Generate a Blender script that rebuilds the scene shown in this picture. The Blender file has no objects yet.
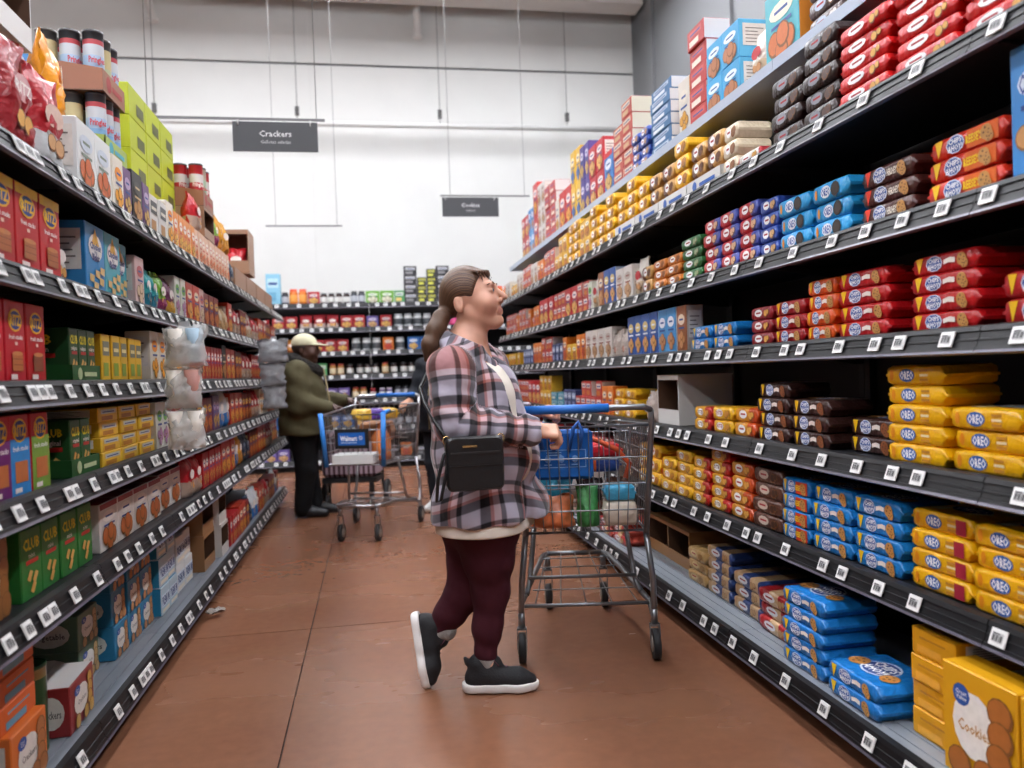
import bpy, bmesh, math, random
import numpy as np
from mathutils import Vector, Matrix
random.seed(7); rng = np.random.default_rng(7)
SC = bpy.context.scene
COL = SC.collection
PI = math.pi

# ------------------------------------------------------------------ camera
F_PX = 790.0; EYE = 1.20
YAW, PITCH, ROLL = math.radians(10.05), math.radians(-0.86), math.radians(2.0)
fw = Vector((math.sin(YAW) * math.cos(PITCH), math.cos(YAW) * math.cos(PITCH), math.sin(PITCH)))
r0 = fw.cross(Vector((0, 0, 1))).normalized(); u0 = r0.cross(fw)
rt = r0 * math.cos(ROLL) - u0 * math.sin(ROLL); up = u0 * math.cos(ROLL) + r0 * math.sin(ROLL)
cam_d = bpy.data.cameras.new('camera'); cam = bpy.data.objects.new('camera', cam_d); COL.objects.link(cam)
M4 = Matrix((rt, up, -fw)).transposed().to_4x4(); M4.translation = Vector((0, 0, EYE)); cam.matrix_world = M4
cam_d.sensor_width = 36; cam_d.lens = 36 * F_PX / 1024; cam_d.clip_start = 0.05; cam_d.clip_end = 100
cam_d.dof.use_dof = True; cam_d.dof.focus_distance = 3.05; cam_d.dof.aperture_fstop = 2.2
SC.camera = cam

# ------------------------------------------------------------------ world, exposure
w = bpy.data.worlds.new('world'); SC.world = w; w.use_nodes = True
w.node_tree.nodes['Background'].inputs[0].default_value = (0.75, 0.8, 0.9, 1)
w.node_tree.nodes['Background'].inputs[1].default_value = 0.05
vs = SC.view_settings
vs.view_transform = 'Standard'; vs.look = 'None'; vs.gamma = 1; vs.use_curve_mapping = False; vs.exposure = 0.0
LAMP_STRENGTH = 58.0
SC.cycles.use_denoising = True
SC.cycles.max_bounces = 6; SC.cycles.diffuse_bounces = 4; SC.cycles.glossy_bounces = 3
SC.cycles.transmission_bounces = 4; SC.cycles.transparent_max_bounces = 6
SC.cycles.caustics_reflective = False; SC.cycles.caustics_refractive = False
SC.cycles.sample_clamp_indirect = 6

# ------------------------------------------------------------------ materials
def lin(c):
    if isinstance(c, str):
        c = tuple(int(c[i:i + 2], 16) / 255 for i in (0, 2, 4))
    return tuple((v / 12.92 if v <= .04045 else ((v + .055) / 1.055) ** 2.4) for v in c) + (1,)
MATS = {}
def mat(key, col=None, rough=.5, metal=0., bump=0., bscale=30., vary=0., spec=.5, coat=0., alpha=1., emit=0., mottle=0., mscale=8.):
    if key in MATS: return MATS[key]
    m = bpy.data.materials.new(key); m.use_nodes = True; MATS[key] = m
    nt = m.node_tree; b = nt.nodes['Principled BSDF']
    c = lin(col if col is not None else key)
    b.inputs['Base Color'].default_value = c; b.inputs['Roughness'].default_value = rough; b.inputs['Metallic'].default_value = metal
    b.inputs['Specular IOR Level'].default_value = spec; b.inputs['Coat Weight'].default_value = coat; b.inputs['Alpha'].default_value = alpha
    src = None
    if vary or mottle:
        h = nt.nodes.new('ShaderNodeHueSaturation'); h.inputs['Color'].default_value = c; src = h.outputs[0]
        v = nt.nodes.new('ShaderNodeMath'); v.operation = 'ADD'; v.inputs[0].default_value = 1.0; v.inputs[1].default_value = 0
        if vary:
            oi = nt.nodes.new('ShaderNodeObjectInfo'); mr = nt.nodes.new('ShaderNodeMapRange')
            mr.inputs[3].default_value = 1 - vary; mr.inputs[4].default_value = 1 + vary * .6
            nt.links.new(oi.outputs['Random'], mr.inputs[0]); nt.links.new(mr.outputs[0], v.inputs[0])
        if mottle:
            tc = nt.nodes.new('ShaderNodeTexCoord'); nz = nt.nodes.new('ShaderNodeTexNoise'); nz.inputs['Scale'].default_value = mscale; nz.inputs['Detail'].default_value = 5
            nt.links.new(tc.outputs['Object'], nz.inputs[0]); m2 = nt.nodes.new('ShaderNodeMapRange')
            m2.inputs[1].default_value = .3; m2.inputs[2].default_value = .7; m2.inputs[3].default_value = -mottle; m2.inputs[4].default_value = mottle
            nt.links.new(nz.outputs[0], m2.inputs[0]); nt.links.new(m2.outputs[0], v.inputs[1])
        nt.links.new(v.outputs[0], h.inputs['Value']); nt.links.new(src, b.inputs['Base Color'])
    if bump:
        tc = nt.nodes.new('ShaderNodeTexCoord'); nz = nt.nodes.new('ShaderNodeTexNoise'); nz.inputs['Scale'].default_value = bscale; nz.inputs['Detail'].default_value = 2
        bp = nt.nodes.new('ShaderNodeBump'); bp.inputs['Strength'].default_value = bump; bp.inputs['Distance'].default_value = .02
        nt.links.new(tc.outputs['Object'], nz.inputs[0]); nt.links.new(nz.outputs[0], bp.inputs['Height']); nt.links.new(bp.outputs[0], b.inputs['Normal'])
    if emit:
        b.inputs['Emission Color'].default_value = c; b.inputs['Emission Strength'].default_value = emit
    return m
def card(hexc): return mat('card_' + hexc, hexc, .42, vary=.07)                      # printed carton
def foil(hexc): return mat('foil_' + hexc, hexc, .28, bump=.55, bscale=26, vary=.08)  # crinkled wrapper
def ink(hexc): return mat('ink_' + hexc, hexc, .45, mottle=.07, mscale=45)                                   # flat print

# ------------------------------------------------------------------ mesh helpers
class MB:
    """collects polygons with material slots; build() links them as ONE mesh object"""
    def __init__(s): s.v = []; s.f = []; s.m = []; s.mats = []; s.sm = []
    def slot(s, m):
        if m not in s.mats: s.mats.append(m)
        return s.mats.index(m)
    def add(s, vs, fs, m, smooth=False):
        o = len(s.v); k = s.slot(m); s.v += [tuple(p) for p in vs]
        for f in fs: s.f.append(tuple(i + o for i in f)); s.m.append(k); s.sm.append(smooth)
        return s
    def box(s, x0, y0, z0, x1, y1, z1, m, sides=None):
        P = [(x0, y0, z0), (x1, y0, z0), (x1, y1, z0), (x0, y1, z0), (x0, y0, z1), (x1, y0, z1), (x1, y1, z1), (x0, y1, z1)]
        Fs = dict(bottom=(3, 2, 1, 0), top=(4, 5, 6, 7), front=(0, 1, 5, 4), right=(1, 2, 6, 5), back=(2, 3, 7, 6), left=(3, 0, 4, 7))
        o = len(s.v); s.v += P
        for n, f in Fs.items():
            mm = (sides or {}).get(n, m); s.f.append(tuple(i + o for i in f)); s.m.append(s.slot(mm)); s.sm.append(False)
        return s
    def prism(s, poly, d, m, axis='y'):
        """poly: 2D points; extruded along axis from 0..d"""
        n = len(poly); a, b = (d if isinstance(d, (tuple, list)) else (0, d))
        mk = {'y': lambda p, t: (p[0], t, p[1]), 'x': lambda p, t: (t, p[0], p[1]), 'z': lambda p, t: (p[0], p[1], t)}[axis]
        V = [mk(p, a) for p in poly] + [mk(p, b) for p in poly]
        Fs = [tuple(range(n))[::-1], tuple(range(n, 2 * n))] + [(i, (i + 1) % n, n + (i + 1) % n, n + i) for i in range(n)]
        return s.add(V, Fs, m)
    def tube(s, pts, r, m, n=6, caps=True, closed=False, smooth=True):
        pts = [Vector(p) for p in pts]; N = len(pts); rr = r if isinstance(r, (list, tuple)) else [r] * N
        V = []; prev = None
        for i, p in enumerate(pts):
            if closed: t = pts[(i + 1) % N] - pts[i - 1]
            else: t = (pts[min(i + 1, N - 1)] - pts[max(i - 1, 0)])
            t.normalize()
            if prev is None:
                a = Vector((0, 0, 1)) if abs(t.z) < .9 else Vector((1, 0, 0)); e = t.cross(a).normalized()
            else:
                e = (prev - t * prev.dot(t)); e = e.normalized() if e.length > 1e-6 else t.orthogonal().normalized()
            prev = e; g = t.cross(e)
            for k in range(n):
                an = 2 * PI * k / n; V.append(p + (e * math.cos(an) + g * math.sin(an)) * rr[i])
        Fs = []
        for i in range(N if closed else N - 1):
            j = (i + 1) % N
            for k in range(n): Fs.append((i * n + k, i * n + (k + 1) % n, j * n + (k + 1) % n, j * n + k))
        s.add(V, Fs, m, smooth)
        if caps and not closed:
            o = len(s.v) - len(V); k = s.slot(m)
            s.f.append(tuple(o + i for i in range(n))[::-1]); s.m.append(k); s.sm.append(False)
            s.f.append(tuple(o + (N - 1) * n + i for i in range(n))); s.m.append(k); s.sm.append(False)
        return s
    def lathe(s, prof, m, n=16, c=(0, 0, 0), axis='z', mats=None):
        """prof: (r,h) list"""
        V = []
        for r, h in prof:
            for k in range(n):
                a = 2 * PI * k / n; p = (r * math.cos(a), r * math.sin(a), h)
                if axis == 'y': p = (p[0], p[2], p[1])
                if axis == 'x': p = (p[2], p[0], p[1])
                V.append((p[0] + c[0], p[1] + c[1], p[2] + c[2]))
        for i in range(len(prof) - 1):
            Fs = [(i * n + k, i * n + (k + 1) % n, (i + 1) * n + (k + 1) % n, (i + 1) * n + k) for k in range(n)]
            o = len(s.v) if i == 0 else o
            if i == 0: s.v += [tuple(p) for p in V]
            mm = m if not mats else mats[i]; kk = s.slot(mm)
            for f in Fs: s.f.append(tuple(q + o for q in f)); s.m.append(kk); s.sm.append(True)
        k0 = s.slot(mats[0] if mats else m); k1 = s.slot(mats[-1] if mats else m)
        s.f.append(tuple(o + i for i in range(n))[::-1]); s.m.append(k0); s.sm.append(False)
        s.f.append(tuple(o + (len(prof) - 1) * n + i for i in range(n))); s.m.append(k1); s.sm.append(False)
        return s
    def mesh(s, name):
        me = bpy.data.meshes.new(name); me.from_pydata(s.v, [], s.f)
        for m in s.mats: me.materials.append(m)
        me.polygons.foreach_set('material_index', s.m); me.polygons.foreach_set('use_smooth', s.sm); me.update()
        return me
    def build(s, name, parent=None, loc=(0, 0, 0), rz=0.):
        return put(name, s.mesh(name), parent, loc, rz)
def put(name, me, parent=None, loc=(0, 0, 0), rz=0.):
    o = bpy.data.objects.new(name, me); COL.objects.link(o); o.location = loc; o.rotation_euler = (0, 0, rz)
    if parent is not None: o.parent = parent
    return o
def tag(o, label=None, cat=None, group=None, kind=None):
    if label: o['label'] = label
    if cat: o['category'] = cat
    if group: o['group'] = group
    if kind: o['kind'] = kind
    return o
def empty(name, loc=(0, 0, 0), rz=0.):
    o = bpy.data.objects.new(name, None); COL.objects.link(o); o.location = loc; o.rotation_euler = (0, 0, rz); o.empty_display_size = .1
    return o
TXT = {}
def text_mesh(st, bold=0.):
    """outline font -> (verts2d, faces), height of capitals = 1, left aligned at 0,0"""
    k = (st, bold)
    if k in TXT: return TXT[k]
    cu = bpy.data.curves.new('t', 'FONT'); cu.body = st; cu.resolution_u = 1; cu.offset = bold
    o = bpy.data.objects.new('t', cu); COL.objects.link(o)
    dg = bpy.context.evaluated_depsgraph_get(); me = o.evaluated_get(dg).to_mesh()
    V = np.array([v.co[:2] for v in me.vertices]) if len(me.vertices) else np.zeros((0, 2)); Fs = [tuple(p.vertices) for p in me.polygons]
    o.evaluated_get(dg).to_mesh_clear(); bpy.data.objects.remove(o); bpy.data.curves.remove(cu)
    if len(V):
        V[:, 0] -= V[:, 0].min(); V[:, 1] -= 0; V /= .69
    TXT[k] = (V, Fs); return TXT[k]
class Print(MB):
    """flat print on a face: u to the right, v up; y = -lift. Front plane y=0"""
    def __init__(s, lift=.0012, lim=None): super().__init__(); s.l = lift; s.n = 0; s.lim = lim
    def add(s, vs, fs, m, smooth=False):
        if s.lim:
            a, b, c, d = s.lim; vs = [(min(max(p[0], a), b), p[1], min(max(p[2], c), d)) for p in vs]
        return super().add(vs, fs, m, smooth)
    def y(s): s.n += 1; return -s.l - .00025 * s.n
    def rect(s, u0, v0, u1, v1, c):
        y = s.y(); return s.add([(u0, y, v0), (u1, y, v0), (u1, y, v1), (u0, y, v1)], [(0, 1, 2, 3)], ink(c))
    def poly(s, pts, c):
        y = s.y(); return s.add([(p[0], y, p[1]) for p in pts], [tuple(range(len(pts)))], ink(c))
    def oval(s, cu, cv, ru, rv, c, n=14, rot=0.):
        y = s.y(); P = []
        for k in range(n):
            a = 2 * PI * k / n; p, q = ru * math.cos(a), rv * math.sin(a)
            P.append((cu + p * math.cos(rot) - q * math.sin(rot), y, cv + p * math.sin(rot) + q * math.cos(rot)))
        return s.add(P, [tuple(range(n))], ink(c))
    def cookie(s, cu, cv, r, c='b9803f', chip='4a2a18'):
        s.oval(cu, cv, r, r, '7d4f24' if not chip else c, 12)
        if not chip: s.oval(cu - r * .05, cv + r * .06, r * .86, r * .84, c, 10)
        if chip:
            for a, d in ((.3, .5), (1.8, .55), (3.2, .4), (4.6, .6), (5.5, .2)): s.oval(cu + r * d * math.cos(a), cv + r * d * math.sin(a), r * .16, r * .16, chip, 6)
        return s
    def text(s, st, cu, cv, h, c, wmax=None, bold=.02, rot=0., align='c'):
        V, Fs = text_mesh(st, bold)
        if not len(V): return s
        V = V * h; wd = V[:, 0].max()
        if wmax and wd > wmax: V = V * np.array([wmax / wd, 1]); wd = wmax
        V = V - np.array([wd / 2 if align == 'c' else 0, h / 2]); ca, sa = math.cos(rot), math.sin(rot); y = s.y()
        return s.add([(cu + a * ca - b * sa, y, cv + a * sa + b * ca) for a, b in V], Fs, ink(c))

# ------------------------------------------------------------------ the room
def floor_mat():
    m = bpy.data.materials.new('polished_concrete'); m.use_nodes = True; nt = m.node_tree; b = nt.nodes['Principled BSDF']
    tc = nt.nodes.new('ShaderNodeTexCoord'); mp = nt.nodes.new('ShaderNodeMapping'); mp.inputs['Scale'].default_value = (.8, 1.6, 1)
    n1 = nt.nodes.new('ShaderNodeTexNoise'); n1.inputs['Scale'].default_value = 1.3; n1.inputs['Detail'].default_value = 4; n1.inputs['Roughness'].default_value = .5
    cr = nt.nodes.new('ShaderNodeValToRGB'); e = cr.color_ramp.elements
    e[0].position = .25; e[0].color = lin('80543e'); e[1].position = .8; e[1].color = lin('90644b')
    n2 = nt.nodes.new('ShaderNodeTexNoise'); n2.inputs['Scale'].default_value = 22; n2.inputs['Detail'].default_value = 3
    mx = nt.nodes.new('ShaderNodeMix'); mx.data_type = 'RGBA'; mx.blend_type = 'MULTIPLY'; mx.inputs[0].default_value = .3
    rr = nt.nodes.new('ShaderNodeMapRange'); rr.inputs[3].default_value = .24; rr.inputs[4].default_value = .3
    L = nt.links.new
    L(tc.outputs['Object'], mp.inputs[0]); L(mp.outputs[0], n1.inputs[0]); L(n1.outputs[0], cr.inputs[0]); L(tc.outputs['Object'], n2.inputs[0])
    L(cr.outputs[0], mx.inputs[6]); L(n2.outputs[0], mx.inputs[7]); L(mx.outputs[2], b.inputs['Base Color'])
    L(n1.outputs[0], rr.inputs[0]); L(rr.outputs[0], b.inputs['Roughness']); b.inputs['Specular IOR Level'].default_value = .5
    return m
FLOOR = floor_mat()
WHITE = mat('wall_white', 'dcdcd8', .7, mottle=.03, mscale=1.5)
GREY = mat('wall_grey', '6f7072', .55, mottle=.03, mscale=2)
def struct(name, mb, parent=None):
    o = mb.build(name, parent); o['kind'] = 'structure'; return o
fl = struct('floor', MB().box(-9, -7, -.12, 5.2, 14.2, -.012, mat('joint', '3a2620', .8)))
slab = MB()
XS = [-9, -5.6, -2.9, -.33, 3.1, 5.2]; YS = [-7, -3.4, .2, 3.9, 7.6, 11.2, 14.2]
for i in range(len(XS) - 1):
    for j in range(len(YS) - 1):
        MB().box(XS[i] + .003, YS[j] + .003, -.012, XS[i + 1] - .003, YS[j + 1] - .003, 0, FLOOR).build('floor_slab', fl)
WY = 13.0
wb = struct('wall_back', MB().box(-9, WY, 0, 5.2, WY + .2, 7.6, mat('joint_dark', '55565a', .8)))
for z0, z1 in ((0, 6.19), (6.225, 7.6)):
    for x0, x1 in ((-9, -4.9), (-4.898, -.8), (-.798, 4.58)):
        MB().box(x0, WY - .03, z0, x1, WY, z1, WHITE).build('wall_panel', wb)
wr = struct('wall_right', MB().box(4.58, -7, 0, 5.0, WY, 7.6, GREY))
for y in (11.9, 9.2, 6.5): MB().box(4.53, y, 0, 4.58, y + .16, 7.6, GREY).build('pilaster', wr)
struct('wall_left', MB().box(-9.2, -7, 0, -9, WY, 7.6, GREY))
struct('wall_front', MB().box(-9.2, -7.2, 0, 5.2, -7, 7.6, GREY))
ce = struct('ceiling', MB().box(-9.2, -7.2, 7.6, 5.2, WY + .2, 7.7, mat('ceiling_paint', 'c4c4c2', .8)))
bm_ = struct('trim_1', MB().box(-2.9, 12.15, 7.02, 4.5, 12.55, 7.1, mat('beam_paint', 'd2cac4', .6)))
MB().box(-2.9, 12.33, 7.1, 4.5, 12.37, 7.5, MATS['beam_paint']).build('beam_web', bm_)
MB().box(-2.9, 12.15, 7.5, 4.5, 12.55, 7.58, MATS['beam_paint']).build('top_flange', bm_)
# sprinkler pipe along the back wall with hangers
PIPE = mat('pipe_white', 'd9d9d6', .5)
pp = struct('trim_2', MB().tube([(-4.6, 12.6, 5.15), (4.5, 12.6, 5.15)], .045, PIPE, 8))
WIRE = mat('wire', '8c8c8a', .4, metal=.6)
for x in (-3.05, -.98, 1.22, 3.3):
    MB().tube([(x, 12.6, 5.17), (x, 12.6, 7.58)], .007, WIRE, 5).build('hanger_wire', pp)
    MB().box(x - .03, 12.57, 5.27, x + .03, 12.63, 5.4, mat('fitting', '4c4b48', .5)).build('hanger_clamp', pp)
for (x, z, dx) in ((-3.05, 6.72, -.2), (.92, 6.62, 0)):
    o = struct('trim_3', MB().tube([(x, 12.75, z), (x + dx, 12.75, 7.58)], .055, mat('brace_white', 'e0ddd8', .5), 8))
    MB().lathe([(.08, 0), (.08, .03)], MATS['brace_white'], 10, (x, 12.75, z - .03)).build('end_plate', o)

# ceiling lamps: long LED strip fixtures in rows over the aisles, just under the ceiling
lamp_body = MB().box(-.14, -1.2, .03, .14, 1.2, .12, mat('lamp_body', 'e8e8e6', .5)).mesh('housing')
lamp_glow = MB().box(-.12, -1.18, 0, .12, 1.18, .03, mat('lamp_glow', 'f6f8ff', .5, emit=LAMP_STRENGTH)).mesh('diffuser')
cabm = MB().tube([(0, -.9, .12), (0, -.9, .9)], .006, WIRE, 5).mesh('suspension')
rown = ['far left', 'left', 'middle', 'right']; coln = ['behind the camera, farthest', 'behind the camera', 'nearest ahead', 'second ahead', 'third ahead', 'fourth ahead']
for i, x in enumerate((-6.2, -2.6, .3, 3.2)):
    for j, y in enumerate((-4.6, -1.6, 1.4, 4.4, 7.4, 10.0)):
        t = empty('ceiling_lamp', (x, y, 6.66))
        tag(t, f'white strip lamp under the ceiling, {rown[i]} row, {coln[j]}', 'lamp', 'strip lamps under the ceiling')
        put('housing', lamp_body, t); put('diffuser', lamp_glow, t); put('suspension', cabm, t); put('suspension', cabm, t, (0, 1.8, 0))
# ------------------------------------------------------------------ gondola shelving
STEEL = mat('shelf_steel', '2c2d31', .42, metal=.3, mottle=.04, mscale=5)
DECK = mat('deck_grey', '8b929a', .4, metal=.2, mottle=.05, mscale=6)
RAIL = mat('rail_black', '0c0c0f', .45, spec=.4)
RAILIP = mat('rail_lip', '5a5662', .3, metal=.3)
PANEL = mat('back_panel', '1d1d20', .6)
TOPEDGE = mat('riser_blue', 'a9b4c4', .4)
tagm = Print(.0); tagm.box(-.024, -.004, -.021, .024, 0, .021, mat('tag_white', 'e4e4e2', .4)); tagm.l = .005
tagm.rect(-.017, -.012, .017, .012, 'b9b9b8')
for k, (a, b) in enumerate(((-.015, -.009), (-.007, -.005), (-.003, .002), (.005, .007), (.009, .015))): tagm.rect(a, -.009, b, .006, '4a4a4c')
tagm.rect(-.015, .0075, .006, .0105, '4a4a4c')
TAGM = tagm.mesh('price_tag')
SIDES = {'R': dict(X=1.50, rz=-PI / 2), 'L': dict(X=-.88, rz=PI / 2), 'B': dict(X=None, rz=0)}
def shelf_unit(origin, rz, width, base_dy, heights, depth, top, label, riser=None, tags=(.11, .2), seed=0, side='R', group=None, back_blue=False):
    rd = random.Random(seed); dbl = .055 if side == 'L' else .11; t = empty('gondola_unit', origin, rz); tag(t, label, 'shelving', group); g = .0015
    D = depth
    MB().box(g, D, .02, width - g, D + .03, top, PANEL).build('back_panel', t)
    for x in (g, width - .035 - g): MB().box(x, D - .03, .02, x + .035, D - .0005, top, STEEL).build('upright', t)
    # base: kick plate + ribbed deck + rail
    bs = MB().box(g, base_dy + .05, 0, width - g, D - .032, .10, mat('kick', '141416', .6)).build('kick_base', t)
    dk = MB().box(g, base_dy + .004, .105, width - g, D - .032, .135, DECK)
    for k in range(5): dk.box(g, base_dy + .05 + k * .045, .135, width - g, base_dy + .078 + k * .045, .1385, DECK)
    dk = dk.build('base_deck', t)
    prof = [(.006, .012), (-.013, .008), (-.019, -.004), (-.0145, -.005), (-.021, -.022), (-.024, -.023), (-.0255, -.027), (-.023, -.028), (-.029, -.043), (-.0325, -.043), (-.036, -.051), (-.026, -.056), (.004, -.03)]
    lip = [(-.0345, -.0495), (-.040, -.058), (-.030, -.063), (-.026, -.0562)]
    def rail(par, y, z, dense):
        MB().prism([(y + a, z + b) for a, b in prof], (g, width - g), RAIL, 'x').build('price_rail', par)
        MB().prism([(y + a, z + b) for a, b in lip], (g, width - g), RAILIP, 'x').build('rail_lip', par)
        x = rd.uniform(.04, .14)
        while x < width - .04:
            o = put('price_tag', TAGM, par, (x, y - .0265, z - .022)); o.rotation_euler = (-.37, 0, 0)
            x += rd.choice((dbl, rd.uniform(*tags), rd.uniform(*tags), rd.uniform(*tags)))
    rail(dk, base_dy, .135, tags)
    for i, h in enumerate(heights):
        s = MB().box(g, .002, h - .022, width - g, D - .032, h, STEEL)
        s.box(g, .002, h - .045, width - g, .02, h - .022, STEEL)
        s = s.build('shelf', t); rail(s, 0, h - .004, tags)
        for x in (g, width - .006 - g): MB().prism([(D - .035, h - .022), (D - .035, h - .085), (D - .08, h - .085), (.06, h - .03), (.06, h - .022)], (x, x + .006), STEEL, 'x').build('bracket', s)
    if riser:
        ry, rh = riser
        s = MB().box(g, ry, rh - .03, width - g, D - .032, rh, TOPEDGE).build('shelf', t)
        MB().box(g, ry - .006, rh - .034, width - g, ry, rh + .012, TOPEDGE).build('shelf_lip', s)
    return t
RH = [2.0, 1.61, 1.27, .895, .54]      # right run shelf heights
LH = [1.84, 1.515, 1.215, .925, .635]  # left run
ordn = ['nearest the camera', 'second from the camera', 'third from the camera', 'fourth from the camera', 'fifth from the camera', 'sixth from the camera', 'seventh from the camera', 'eighth from the camera', 'ninth from the camera']
for k in range(7):
    y0 = .5 + 1.22 * k
    shelf_unit((1.5, y0 + 1.22, 0), -PI / 2, 1.22, -.12, RH, .52, 2.5, f'black shelving unit with price rails on the right, {ordn[k]}', riser=(.13, 2.40), seed=k, tags=(.15, .25), group='right shelving units')
for k in range(8):
    y0 = .85 + .914 * k
    shelf_unit((-.88, y0, 0), PI / 2, .914, .02, LH, .54, 2.05, f'black shelving unit with price rails on the left, {ordn[k]}', seed=50 + k, side='L', tags=(.1, .19), group='left shelving units')
BH = [2.18, 1.86, 1.55, 1.24, .92, .55]
for k in range(4):
    shelf_unit((-2.6 + 1.3 * k, 10.6, 0), 0, 1.3, -.02, BH, .5, 2.2, 'black shelving unit across the far end of the aisle, ' + ['farthest left', 'second from left', 'third from left', 'farthest right'][k], seed=90 + k, tags=(.1, .2), group='end shelving units')
# ------------------------------------------------------------------ products: shapes
# local frame of every product: x to the shopper's right, front face on y = 0, y goes into the shelf, z up
def soft_box(w, d, h, m, sides=None, bev=.003):
    """carton with chamfered edges"""
    b = bev; mb = MB(); X, Y, Z = (-w / 2, w / 2), (0, d), (0, h)
    def corner(i, j, k):
        x, y, z = X[i], Y[j], Z[k]; sx, sy, sz = (1, -1)[i], (1, -1)[j], (1, -1)[k]
        return [(x, y + sy * b, z + sz * b), (x + sx * b, y, z + sz * b), (x + sx * b, y + sy * b, z)]
    V = []; idx = {}
    for i in (0, 1):
        for j in (0, 1):
            for k in (0, 1): idx[i, j, k] = len(V); V += corner(i, j, k)
    s = sides or {}; F_ = []
    def q(ax, val, order): return tuple(idx[c] + ax for c in order)
    F_ = [('left', q(0, 0, [(0, 1, 0), (0, 0, 0), (0, 0, 1), (0, 1, 1)])), ('right', q(0, 1, [(1, 0, 0), (1, 1, 0), (1, 1, 1), (1, 0, 1)])),
          ('front', q(1, 0, [(0, 0, 0), (1, 0, 0), (1, 0, 1), (0, 0, 1)])), ('back', q(1, 1, [(1, 1, 0), (0, 1, 0), (0, 1, 1), (1, 1, 1)])),
          ('bottom', q(2, 0, [(0, 1, 0), (1, 1, 0), (1, 0, 0), (0, 0, 0)])), ('top', q(2, 1, [(0, 0, 1), (1, 0, 1), (1, 1, 1), (0, 1, 1)]))]
    o = len(mb.v); mb.v += V
    for n, f in F_: mb.f.append(tuple(o + t for t in f)); mb.m.append(mb.slot(s.get(n, m))); mb.sm.append(False)
    k = mb.slot(m)
    def ff(*t): mb.f.append(tuple(o + a for a in t)); mb.m.append(k); mb.sm.append(False)
    for a in (0, 1):
        for b_ in (0, 1):
            c, e = idx[0, a, b_], idx[1, a, b_]; ff(c + 1, e + 1, e + 2, c + 2)
            c, e = idx[a, 0, b_], idx[a, 1, b_]; ff(c + 0, e + 0, e + 2, c + 2)
            c, e = idx[a, b_, 0], idx[a, b_, 1]; ff(c + 0, e + 0, e + 1, c + 1)
    for c in idx.values(): ff(c, c + 1, c + 2)
    return mb
def fix_normals(me):
    bm = bmesh.new(); bm.from_mesh(me); bmesh.ops.recalc_face_normals(bm, faces=bm.faces[:]); bm.to_mesh(me); bm.free(); return me
def flow_pack(w, d, h, m, bands=None, puff=.06):
    """wrapped tray: flat sealed fins at both ends; bands = [(x fraction, material)]"""
    mb = MB(); n = 12
    st = [(-.5, .16, .0), (-.468, .2, .0), (-.445, .86, .95), (-.4, 1, 1), (-.13, 1 + puff * .5, 1), (.13, 1 + puff * .5, 1), (.4, 1, 1), (.445, .86, .95), (.468, .2, .0), (.5, .16, .0)]
    V = []; r = min(h, d) * .2
    for t, hs, ds in st:
        x = t * w
        for c, (cy, cz, a0) in enumerate(((d - r, h - r, 0), (r, h - r, 90), (r, r, 180), (d - r, r, 270))):
            for a in (5, 45, 85):
                an = math.radians(a0 + a); y = cy + r * math.cos(an); z = cz + r * math.sin(an)
                z = h * .5 + (z - h * .5) * hs if hs < .5 else max(0.0, (h * .5 + (z - h * .5) * hs)) if hs <= 1 else (z if z < h * .5 else h * .5 + (z - h * .5) * hs)
                y = d * .5 + (y - d * .5) * (.94 + .06 * ds)
                V.append((x, y, z))
    o = 0; mb.v = V; tot = len(st)
    for i in range(tot - 1):
        mid = (st[i][0] + st[i + 1][0]) / 2 + .5; mm = m
        for x0, bm_ in (bands or []):
            if mid >= x0: mm = bm_
        k_ = mb.slot(mm)
        for k in range(n): mb.f.append((i * n + k, i * n + (k + 1) % n, (i + 1) * n + (k + 1) % n, (i + 1) * n + k)); mb.m.append(k_); mb.sm.append(True)
    mb.f.append(tuple(range(n))[::-1]); mb.f.append(tuple((tot - 1) * n + k for k in range(n))); mb.m += [0, mb.slot(mm)]; mb.sm += [False, False]
    return mb
def pouch(w, d, h, m, m2=None, split=.4, crumple=.0, seed=0):
    """standing bag: pillow with crimped top; lower part may have its own colour"""
    rd = random.Random(seed); mb = MB(); nu, nv = 8, 9; V = []
    for sgn in (-1, 1):
        for j in range(nv):
            v = j / (nv - 1); s = (1 - max(0, (v - .25) / .75) ** 2.2) * (.8 + .2 * min(1, v / .15))
            if v >= .93: s = .02
            wd = w * (1 - .08 * math.sin(v * PI) + (.02 if v > .9 else 0))
            for i in range(nu + 1):
                u = i / nu * 2 - 1; b = (1 - abs(u) ** 4) * s
                V.append((u * wd / 2 + rd.uniform(-1, 1) * crumple * .6, d / 2 + sgn * (d / 2 * b + .001) + (rd.uniform(-1, 1) * crumple if 0 < j else 0), v * h + (rd.uniform(-1, 1) * crumple * .7 if j else 0)))
    N = nv * (nu + 1)
    mb.v = V; k1 = mb.slot(m); k2 = mb.slot(m2 or m)
    for s in (0, 1):
        for j in range(nv - 1):
            for i in range(nu):
                a = s * N + j * (nu + 1) + i; f = (a, a + 1, a + nu + 2, a + nu + 1)
                mb.f.append(f if s == 0 else f[::-1]); mb.m.append(k2 if (j + .5) / (nv - 1) < split else k1); mb.sm.append(True)
    def rim(ids):
        for a, b in zip(ids, ids[1:]): mb.f.append((a, a + N, b + N, b)); mb.m.append(k1); mb.sm.append(False)
    rim(list(range(nu + 1))); rim([(nv - 1) * (nu + 1) + i for i in range(nu + 1)][::-1])
    rim([j * (nu + 1) + nu for j in range(nv)]); rim([j * (nu + 1) for j in range(nv)][::-1])
    return mb
def side_mesh(P, name, w, d, which):
    """turn a front print into a print on the right (+1) or left (-1) face"""
    P.v = [((w / 2 - v[1]) if which > 0 else (-w / 2 + v[1]), v[0] if which > 0 else d - v[0], v[2]) for v in P.v]
    return P.mesh(name)
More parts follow.
